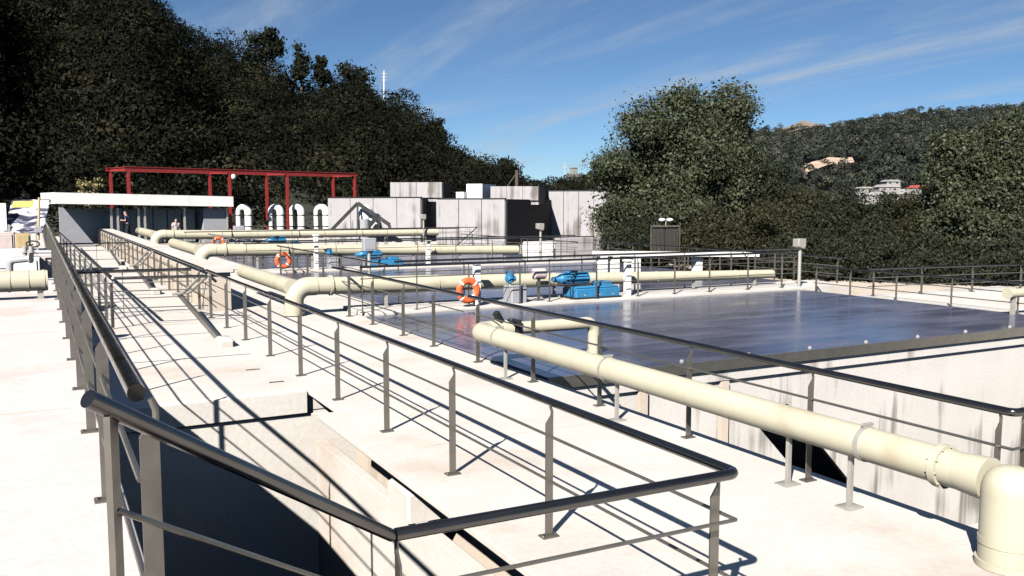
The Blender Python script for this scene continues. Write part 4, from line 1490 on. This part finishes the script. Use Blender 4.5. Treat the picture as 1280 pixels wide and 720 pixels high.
def lobe_points(lobes, n, fill=0.35, clump=0.45):
    """points in clumps mostly near the surface of ellipsoid lobes"""
    vols = np.array([l[1][0] * l[1][1] * l[1][2] for l in lobes]) ** (2 / 3)
    pr = vols / vols.sum()
    ncl = max(20, n // 55)
    which = rng.choice(len(lobes), ncl, p=pr)
    d = rng.normal(size=(ncl, 3))
    d /= np.linalg.norm(d, axis=1)[:, None]
    rad = np.where(rng.random(ncl) < fill, rng.uniform(0.25, 0.9, ncl), rng.uniform(0.86, 1.06, ncl))
    C_ = np.array([l[0] for l in lobes])[which]
    S_ = np.array([l[1] for l in lobes])[which]
    cc = C_ + d * S_ * rad[:, None]
    csz = clump * rng.uniform(0.5, 1.25, ncl)
    idx = rng.integers(0, ncl, n)
    pts = cc[idx] + rng.normal(size=(n, 3)) * csz[idx][:, None] * np.array([1, 1, 0.75])
    nrm = pts - C_[idx] + np.array([0, 0, 0.15])
    return pts, nrm


def tree(name, label, base, lobes, n, leaf, material, group=None, fill=0.35, clump=0.45, trunk=0.22, cat='tree', subs=9):
    base = Vector(base)
    t = thing(name, label, cat, tuple(base), group)
    L = [(np.array(c) - np.array(base), np.array(r)) for c, r in lobes]
    main = L
    L = []
    for c, r in main:
        L.append((c, r * 0.74))
        for q in range(subs):
            dd = rng.normal(size=3)
            dd /= np.linalg.norm(dd)
            k = rng.uniform(0.24, 0.42)
            L.append((c + dd * r * rng.uniform(0.66, 1.0), r * k * np.array([1, 1, rng.uniform(0.75, 1.25)])))
    pts, nrm = lobe_points(L, n, fill, clump)
    # a few sprays sticking out of the outline
    k = n // 160
    d = rng.normal(size=(k, 3))
    d /= np.linalg.norm(d, axis=1)[:, None]
    d[:, 2] = np.abs(d[:, 2])
    wl_ = rng.integers(0, len(L), k)
    cc = np.array([l[0] for l in L])[wl_]
    ss = np.array([l[1] for l in L])[wl_]
    pts = np.concatenate([pts, cc + d * ss * rng.uniform(0.95, 1.08, k)[:, None]])
    nrm = np.concatenate([nrm, d])
    ok = pts[:, 2] > 0.15
    pts, nrm = pts[ok], nrm[ok]
    sz = leaf * (0.4 + 1.1 * rng.random(len(pts)) ** 1.6)
    me = leaf_mesh('crown', pts, sz, material, normals=nrm, spread=0.75)
    o = bpy.data.objects.new('crown', me)
    COL.objects.link(o)
    o.parent = t
    top = max(l[0][2] + l[1][2] * 0.4 for l in L)
    cx = np.mean([l[0] for l in L], axis=0)
    m = MB()
    tp = [base, base + Vector((cx[0] * .15, cx[1] * .15, top * .25)), base + Vector((cx[0] * .5, cx[1] * .5, top * .55)), base + Vector((cx[0] * .8, cx[1] * .8, top * .95))]
    m.path(tp, [trunk, trunk * .8, trunk * .5, trunk * .12], 10)
    for l in main:
        e = Vector(l[0]) + base
        s = tp[1].lerp(tp[2], random.uniform(0.1, 0.9))
        mid = s.lerp(e, 0.55) + Vector((0, 0, 0.25))
        m.path([s, mid, e], [trunk * .4, trunk * .22, trunk * .05], 7)
        for j in range(4):
            dd = Vector(rng.normal(size=3)).normalized()
            q = e + Vector((dd.x * l[1][0], dd.y * l[1][1], abs(dd.z) * l[1][2])) * 0.85
            m.path([mid, mid.lerp(q, .6) + Vector((0, 0, .1)), q], [trunk * .16, trunk * .09, trunk * .02], 5)
    m.build('trunk', M['bark'], t)
    return t


def pl(px, py, rx, ry, d, rd=None):
    """lobe from photo position with real distance and size; depth radius like its width"""
    c = at(px, py, d)
    r = rx * d / FPX
    return (tuple(c), (r, rd if rd else r, ry * d / FPX))


def gz(px, d, z=-1.1):
    p = at(px, 300, d)
    return (p.x, p.y, z)


tree('poplar_tree', 'big broad dense tree rising into the sky right of the tanks', gz(845, 48),
     [pl(830, 155, 52, 48, 48), pl(893, 150, 48, 45, 48), pl(797, 198, 48, 58, 48), pl(855, 215, 75, 72, 48), pl(918, 195, 34, 55, 47.5),
      pl(788, 258, 36, 45, 48), pl(838, 275, 68, 52, 47.5), pl(905, 262, 55, 60, 47), pl(762, 212, 16, 14, 48), pl(778, 280, 28, 28, 47)],
     170000, 0.082, M['leaf_a'], fill=0.3, clump=0.36, trunk=0.35)
tree('poplar_tree', 'tall leafy tree at the right picture edge against the hill', gz(1230, 40),
     [pl(1215, 200, 44, 46, 40), pl(1262, 195, 42, 46, 40.5), pl(1225, 250, 55, 55, 40), pl(1280, 250, 50, 60, 40), pl(1200, 290, 40, 45, 39),
      pl(1260, 305, 55, 50, 39), pl(1330, 230, 50, 70, 40), pl(1340, 300, 50, 50, 40)],
     140000, 0.074, M['leaf_a'], fill=0.3, clump=0.33, trunk=0.3)
mid = [
    (960, 245, 40, 45, 47, 'leaf_b', 'rounded dark tree just right of the big broad tree'),
    (1005, 275, 40, 45, 45, 'leaf_c', 'olive green tree below the quarry scar on the hill'),
    (1052, 281, 44, 48, 44, 'leaf_b', 'dark bushy tree left of the distant houses'),
    (1100, 290, 44, 50, 43, 'leaf_b', 'dark bushy tree below the red-roofed house'),
    (1150, 290, 42, 50, 42, 'leaf_c', 'olive bushy tree left of the tall right-edge tree'),
    (940, 300, 46, 44, 42, 'leaf_c', 'brownish olive tree behind the right end of the near cross pipe'),
    (885, 300, 44, 40, 41, 'leaf_c', 'olive bush right of the dark louvred cabinet'),
    (1000, 318, 46, 36, 39, 'leaf_b', 'low dark bush behind the tall pale floodlight post'),
    (1075, 325, 50, 34, 38, 'leaf_b', 'low dark bush in the middle of the right-hand hedge line'),
    (1150, 330, 46, 32, 37, 'leaf_b', 'low dark bush behind the right-hand railing bend'),
    (1225, 335, 50, 32, 36, 'leaf_b', 'low dark bush at the foot of the tall right-edge tree'),
    (800, 305, 40, 34, 43, 'leaf_b', 'dark bush between the tank and the louvred cabinet'),
    (1290, 335, 50, 34, 36, 'leaf_b', 'low dark bush cut by the right picture edge'),
]
for px, py, rx, ry, d, mt, lab in mid:
    lob = [pl(px, py, rx, ry * .8, d), pl(px - rx * .4, py + ry * .35, rx * .7, ry * .7, d - .5), pl(px + rx * .45, py + ry * .3, rx * .7, ry * .7, d - .3),
           pl(px + rx * .1, py - ry * .45, rx * .55, ry * .55, d + .3)]
    tree('bushy_tree' if ry > 38 else 'bush', lab, gz(px, d), lob, 32000, 0.062, M[mt], group='trees and bushes along the right side', fill=0.35, clump=0.24,
         trunk=0.14, cat='tree' if ry > 38 else 'bush')


tree('pale_shrub', 'pale cream leafy shrub rising behind the pavilion roof', gz(112, 76, -0.6),
     [pl(107, 232, 9, 7, 76), pl(121, 228, 6, 9, 76), pl(112, 246, 14, 12, 76)], 1500, 0.11, M['leaf_pale'], trunk=0.08, cat='shrub', subs=3, clump=0.2)

# ------------------------------------------------------------------ hills
def skyline(tab, px):
    xs, ys_ = zip(*tab)
    return np.interp(px, xs, ys_)


def polar_hill(name, tab, px0, px1, nx, nt, rb, rr, z0, material, label, crown_h, bump, tree_h=0.0, back=1.25):
    """terrain ridge: foot distance rb(px), ridge distance rr(px), crest from surveyed skyline"""
    pxs = np.linspace(px0, px1, nx)
    verts, faces = [], []
    ts = list(np.linspace(0, 1, nt)) + [1.12, 1.3]
    for px in pxs:
        r1 = rr(px)
        r0 = rb(px)
        ytop = skyline(tab, px)
        crest = at(px, ytop, r1).z - tree_h
        for t_ in ts:
            d = r0 + (r1 - r0) * t_
            if t_ <= 1:
                spur = math.sin(px * 0.021 + 1.3 * math.sin(px * 0.006)) + 0.55 * math.sin(px * 0.049 + t_ * 3.1)
                d += bump * spur * math.sin(math.pi * t_) * (r1 - r0) * 0.13
            p = at(px, 300, d)
            if t_ <= 1:
                z = z0 + (crest - z0) * t_ ** 0.92
            else:
                z = z0 + (crest - z0) * (1 - (t_ - 1) * 2.2)
            verts.append((p.x, p.y, z))
    n2 = len(ts)
    for i in range(nx - 1):
        for j in range(n2 - 1):
            faces.append((i * n2 + j, (i + 1) * n2 + j, (i + 1) * n2 + j + 1, i * n2 + j + 1))
    m = MB()
    m.add(verts, faces)
    o = m.build(name, material)
    tag(o, label, kind='structure')
    return np.array(verts).reshape(nx, n2, 3)


TAB1 = [(-600, -330), (-200, -190), (0, -95), (120, -40), (205, -2), (235, 22), (300, 36), (335, 45), (350, 68), (372, 76), (410, 101), (445, 96), (480, 106),
        (512, 112), (530, 140), (552, 168), (580, 190), (620, 203), (650, 222), (700, 222), (740, 214), (800, 212), (900, 214)]
rb1 = lambda px: np.interp(px, [-600, 0, 400, 640, 900], [80, 88, 100, 150, 260])
rr1 = lambda px: np.interp(px, [-600, 0, 300, 530, 650, 900], [170, 190, 215, 235, 300, 420])
H1 = polar_hill('left_hill', TAB1, -600, 900, 90, 26, rb1, rr1, -1.1, M['soil'], 'steep dark forested hill on the left', 7, 1, tree_h=8.2)


def forest(name, Hm, count, crown, faces_per, leaf, material, label, tmin=0.0, skip=None, ecc=1.15, jitter=0.2):
    nx, n2, _ = Hm.shape
    nt = n2 - 2
    fi = rng.random(count) * (nx - 1.001)
    fj = (rng.random(count) ** 0.85) * (nt - 1.001)
    i0, j0 = fi.astype(int), fj.astype(int)
    a, b = (fi - i0)[:, None], (fj - j0)[:, None]
    P = Hm[i0, j0] * (1 - a) * (1 - b) + Hm[i0 + 1, j0] * a * (1 - b) + Hm[i0, j0 + 1] * (1 - a) * b + Hm[i0 + 1, j0 + 1] * a * b
    if skip is not None:
        keep = ~skip(P)
        P = P[keep]
    n = len(P)
    sz = crown * (0.35 + 1.0 * rng.random(n) ** 1.5)
    hgt = rng.uniform(0.9, 1.5, n)
    base = P + np.stack([np.zeros(n), np.zeros(n), sz * 0.55 * hgt], 1)
    idx = np.repeat(np.arange(n), faces_per)
    d = rng.normal(size=(len(idx), 3))
    d /= np.linalg.norm(d, axis=1)[:, None]
    d[:, 2] = np.where(d[:, 2] < -0.3, -d[:, 2], d[:, 2])
    # knobbly crowns: sub-clump displacement
    kn = 1 + jitter * np.sin(d[:, 0] * 5 + idx) * np.sin(d[:, 1] * 6 + idx * 1.7) * np.cos(d[:, 2] * 5)
    rad = rng.uniform(0.84, 1.0, len(idx)) * kn
    pts = base[idx] + d * np.stack([sz[idx], sz[idx], sz[idx] * hgt[idx] * 0.9], 1) * rad[:, None] * 0.62
    s = leaf * rng.uniform(0.6, 1.3, len(idx)) * (0.6 + 0.4 * sz[idx] / crown)
    tn = np.exp(rng.normal(0, 0.45, n))
    tn = np.where(rng.random(n) < 0.08, tn * 1.9, tn)
    me = leaf_mesh(name, pts, s, material, tone=tn[idx], normals=d, spread=0.45)
    o = bpy.data.objects.new(name, me)
    COL.objects.link(o)
    tag(o, label, 'forest', kind='stuff')
    return o


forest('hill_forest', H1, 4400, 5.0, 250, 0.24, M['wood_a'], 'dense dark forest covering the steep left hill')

# individual trees on the left skyline
def sky_tree(name, lab, px, ytop, ybase, d, wpx, conifer=False):
    b = at(px, ybase, d)
    h = (ybase - ytop) * d / FPX
    r = wpx * d / FPX / 2
    if conifer:
        lobes = [(tuple(b + Vector((0, 0, h * f))), (r * s, r * s, h * .16)) for f, s in ((.3, 1.0), (.5, .85), (.7, .6), (.88, .35))]
    else:
        lobes = [(tuple(b + Vector((0, 0, h * .6))), (r, r, h * .38)), (tuple(b + RGT * r * .4 + Vector((0, 0, h * .4))), (r * .8, r * .8, h * .3))]
    tree(name, lab, tuple(b - Vector((0, 0, 2))), lobes, 2600, 0.36, M['wood_c'], 'skyline trees on the left hill', fill=.4, clump=r * .28, trunk=0.3)


sky_tree('pine_tree', 'dark pointed pine on the left hill skyline, the tallest of a pair', 377, 60, 105, 196, 26, True)
sky_tree('pine_tree', 'smaller dark pine right of the tallest skyline pine', 401, 72, 108, 198, 20, True)
sky_tree('skyline_tree', 'rounded bushy tree on the left hill skyline before the thin mast', 443, 84, 112, 205, 34)
sky_tree('skyline_tree', 'lone small tree on the falling skyline of the left hill', 546, 149, 178, 212, 15)
sky_tree('skyline_tree', 'rounded tree at the rocky shoulder of the left hill', 335, 40, 75, 196, 36)
sky_tree('skyline_tree', 'tree where the left hill meets the low far ridge', 632, 200, 228, 250, 26)

# masts
t = thing('antenna_mast', 'thin pale antenna mast on the left hill skyline', 'mast', tuple(at(480, 112, 230)))
MB().path([at(480, 125, 226), at(480, 88, 226)], [0.22, 0.10], 6).build('mast', M['flange'], t)
m = MB()
for k in range(3):
    m.bar(at(477, 92 + 4 * k, 226), at(483, 92 + 4 * k, 226), 0.12, 0.12)
m.build('cross_arm', M['flange'], t)
t = thing('antenna_mast', 'distant antenna mast on the low ridge left of the white tower', 'mast', tuple(at(706, 222, 350)))
MB().path([at(706, 226, 345), at(706, 203, 345)], [0.2, 0.12], 6).build('mast', M['flange'], t)
m = MB().bar(at(703, 209, 345), at(709, 209, 345), 0.2, 0.2)
m.build('cross_arm', M['flange'], t)
c = at(717, 222, 340)
t = thing('tower_house', 'small white tower house on the low ridge beside the big tree', 'house', tuple(c))
MB().box(c.x - 1.1, c.x + 1.1, c.y - 1.1, c.y + 1.1, c.z - 3, c.z + 3.6).build('wall', M['house'], t)
MB().box(c.x - 2.6, c.x + 2.8, c.y - 1.5, c.y + 1.5, c.z - 3, c.z + 1.2).build('annex', M['house'], t)
MB().box(c.x - 1.3, c.x + 1.3, c.y - 1.3, c.y + 1.3, c.z + 3.6, c.z + 3.9).build('roof', M['roofg'], t)
t = thing('timber_pole', 'leaning wooden pole with stay behind the tanks', 'pole', tuple(at(646, 240, 78)))
MB().path([at(646, 250, 78), at(646, 213, 78)], 0.14, 8).build('pole', M['bark'], t)
MB().path([at(646, 216, 78), at(632, 236, 78)], 0.05, 6).build('stay', M['bark'], t)

# right far hill
TAB2 = [(700, 228), (800, 200), (900, 172), (930, 166), (960, 161), (985, 157), (1003, 152), (1018, 155), (1045, 155), (1085, 149), (1120, 141), (1150, 138), (1200, 137),
        (1240, 134), (1280, 129), (1350, 120), (1500, 118), (1700, 150)]
rb2 = lambda px: 460.0 + 0 * px
rr2 = lambda px: np.interp(px, [700, 1000, 1700], [1250, 1150, 1050])
H2 = polar_hill('far_hill', TAB2, 700, 1700, 90, 40, rb2, rr2, -1.1, M['wood_b'], 'long forested far hill on the right', 10, 0.6, tree_h=5.0)


def quarry_skip(P):
    dx = P - np.array(EYE)
    dep = dx @ np.array(FWD)
    px = 640 + FPX * (dx @ np.array(RGT)) / dep
    py = 360 - FPX * (dx @ np.array(UPV)) / dep
    q = (px > 1000) & (px < 1076) & (py > 201) & (py < 216 - (px - 1000) * 0.08)
    rock = (np.abs(px - 1003) < 34) & (py < 164)
    return q | rock


forest('far_forest', H2, 11000, 5.4, 60, 0.8, M['wood_b'], 'dark forest covering the far right hill', skip=quarry_skip)
# quarry face: bare rock cut into the far hill
def hill2_point(px, py):
    """intersection of a surveyed direction with the far hill slope"""
    r0, r1 = rb2(px), rr2(px)
    crest = at(px, skyline(TAB2, px), r1).z - 7
    for k in range(400):
        t_ = k / 400
        d = r0 + (r1 - r0) * t_
        z = -1.1 + (crest + 1.1) * t_ ** 0.92
        if z >= at(px, py, d).z:
            return Vector((*at(px, py, d).xy, z))
    return at(px, py, r1)


outl = [(998, 214), (1012, 207), (1022, 205), (1032, 201), (1050, 202), (1062, 201), (1078, 203), (1066, 207), (1052, 210), (1040, 209), (1028, 212), (1018, 216), (1006, 220)]
qp = [hill2_point(*p) + Vector((-3.0, -5.5, 2.5)) for p in outl]
m = MB()
cen = sum(qp, Vector()) / len(qp)
m.add(qp + [p + Vector((2, 4, -6)) for p in qp] + [cen + Vector((1.2, 2, -.5))],
      [(i, (i + 1) % len(qp), 2 * len(qp)) for i in range(len(qp))] + [(i, len(qp) + i, len(qp) + (i + 1) % len(qp), (i + 1) % len(qp)) for i in range(len(qp))])
structure('quarry_face', m, M['quarry'], 'tan bare quarry scar on the far hill')
outl = [(968, 166), (985, 161), (1003, 153.5), (1015, 157), (1030, 160), (1012, 163), (995, 166), (980, 170)]
qp = [hill2_point(*p) + Vector((-2, -4, 3)) for p in outl]
cen = sum(qp, Vector()) / len(qp)
m = MB()
m.add(qp + [p + Vector((2, 4, -6)) for p in qp] + [cen], [(i, (i + 1) % len(qp), 2 * len(qp)) for i in range(len(qp))] +
      [(i, len(qp) + i, len(qp) + (i + 1) % len(qp), (i + 1) % len(qp)) for i in range(len(qp))])
structure('rocky_summit', m, M['bare'], 'bare brown rocky summit of the far hill')


# distant houses
def house(lab, px, py, d, w_, h, dp, roof, floors=2):
    w_, h = w_ * 0.8, h * 0.62
    c = at(px, py, d)
    t = thing('house', lab, 'house', tuple(c), 'houses on the far slope')
    yaw_ = math.atan2(RGT.y, RGT.x)
    Rm = Matrix.Rotation(yaw_, 3, 'Z')

    def put(m):
        m.v = [Rm @ v + c for v in m.v]
        return m
    put(MB().box(-w_ / 2, w_ / 2, 0, dp, -3, h)).build('wall', M['house'], t)
    put(MB().prism([(-w_ / 2 - .5, h), (w_ / 2 + .5, h), (w_ / 2 - w_ * .18, h + w_ * .13), (-w_ / 2 + w_ * .18, h + w_ * .13)], 'y', -0.5, dp + .5)) \
        .build('roof', M[roof], t)
    n = max(2, int(w_ / 4))
    for k in range(n):
        x = -w_ / 2 + (k + .5) * w_ / n
        put(MB().box(x - .6, x + .6, -0.1, -0.01, h * .4, h * .75)).build('window', M['glassdark'], t)


house('long white house on the far slope with the bright red roof', 1158, 241, 455, 16, 3.8, 9, 'roof')
house('pale house left of the red-roofed house with grey roof', 1112, 240, 452, 13, 4.0, 8, 'roofg')
house('small cream house highest in the far group', 1117, 231, 470, 9, 2.8, 8, 'roofg')
house('low pale terrace below the red-roofed house', 1142, 247, 448, 26, 2.6, 7, 'roofg')
house('small white house at the left end of the far group', 1083, 240, 458, 8, 3.0, 7, 'roofg')
house('low white house beneath the left end of the far group', 1092, 248, 446, 18, 2.4, 7, 'roofg')
house('little white house at the right end of the far group', 1185, 247, 446, 7, 3.2, 7, 'roofg')
house('lone white farmhouse high on the far hill', 1172, 163, 930, 16, 4.5, 8, 'roofg')
house('lone pale farmhouse above and right of the quarry scar', 1090, 201, 700, 12, 3.5, 8, 'roofg')
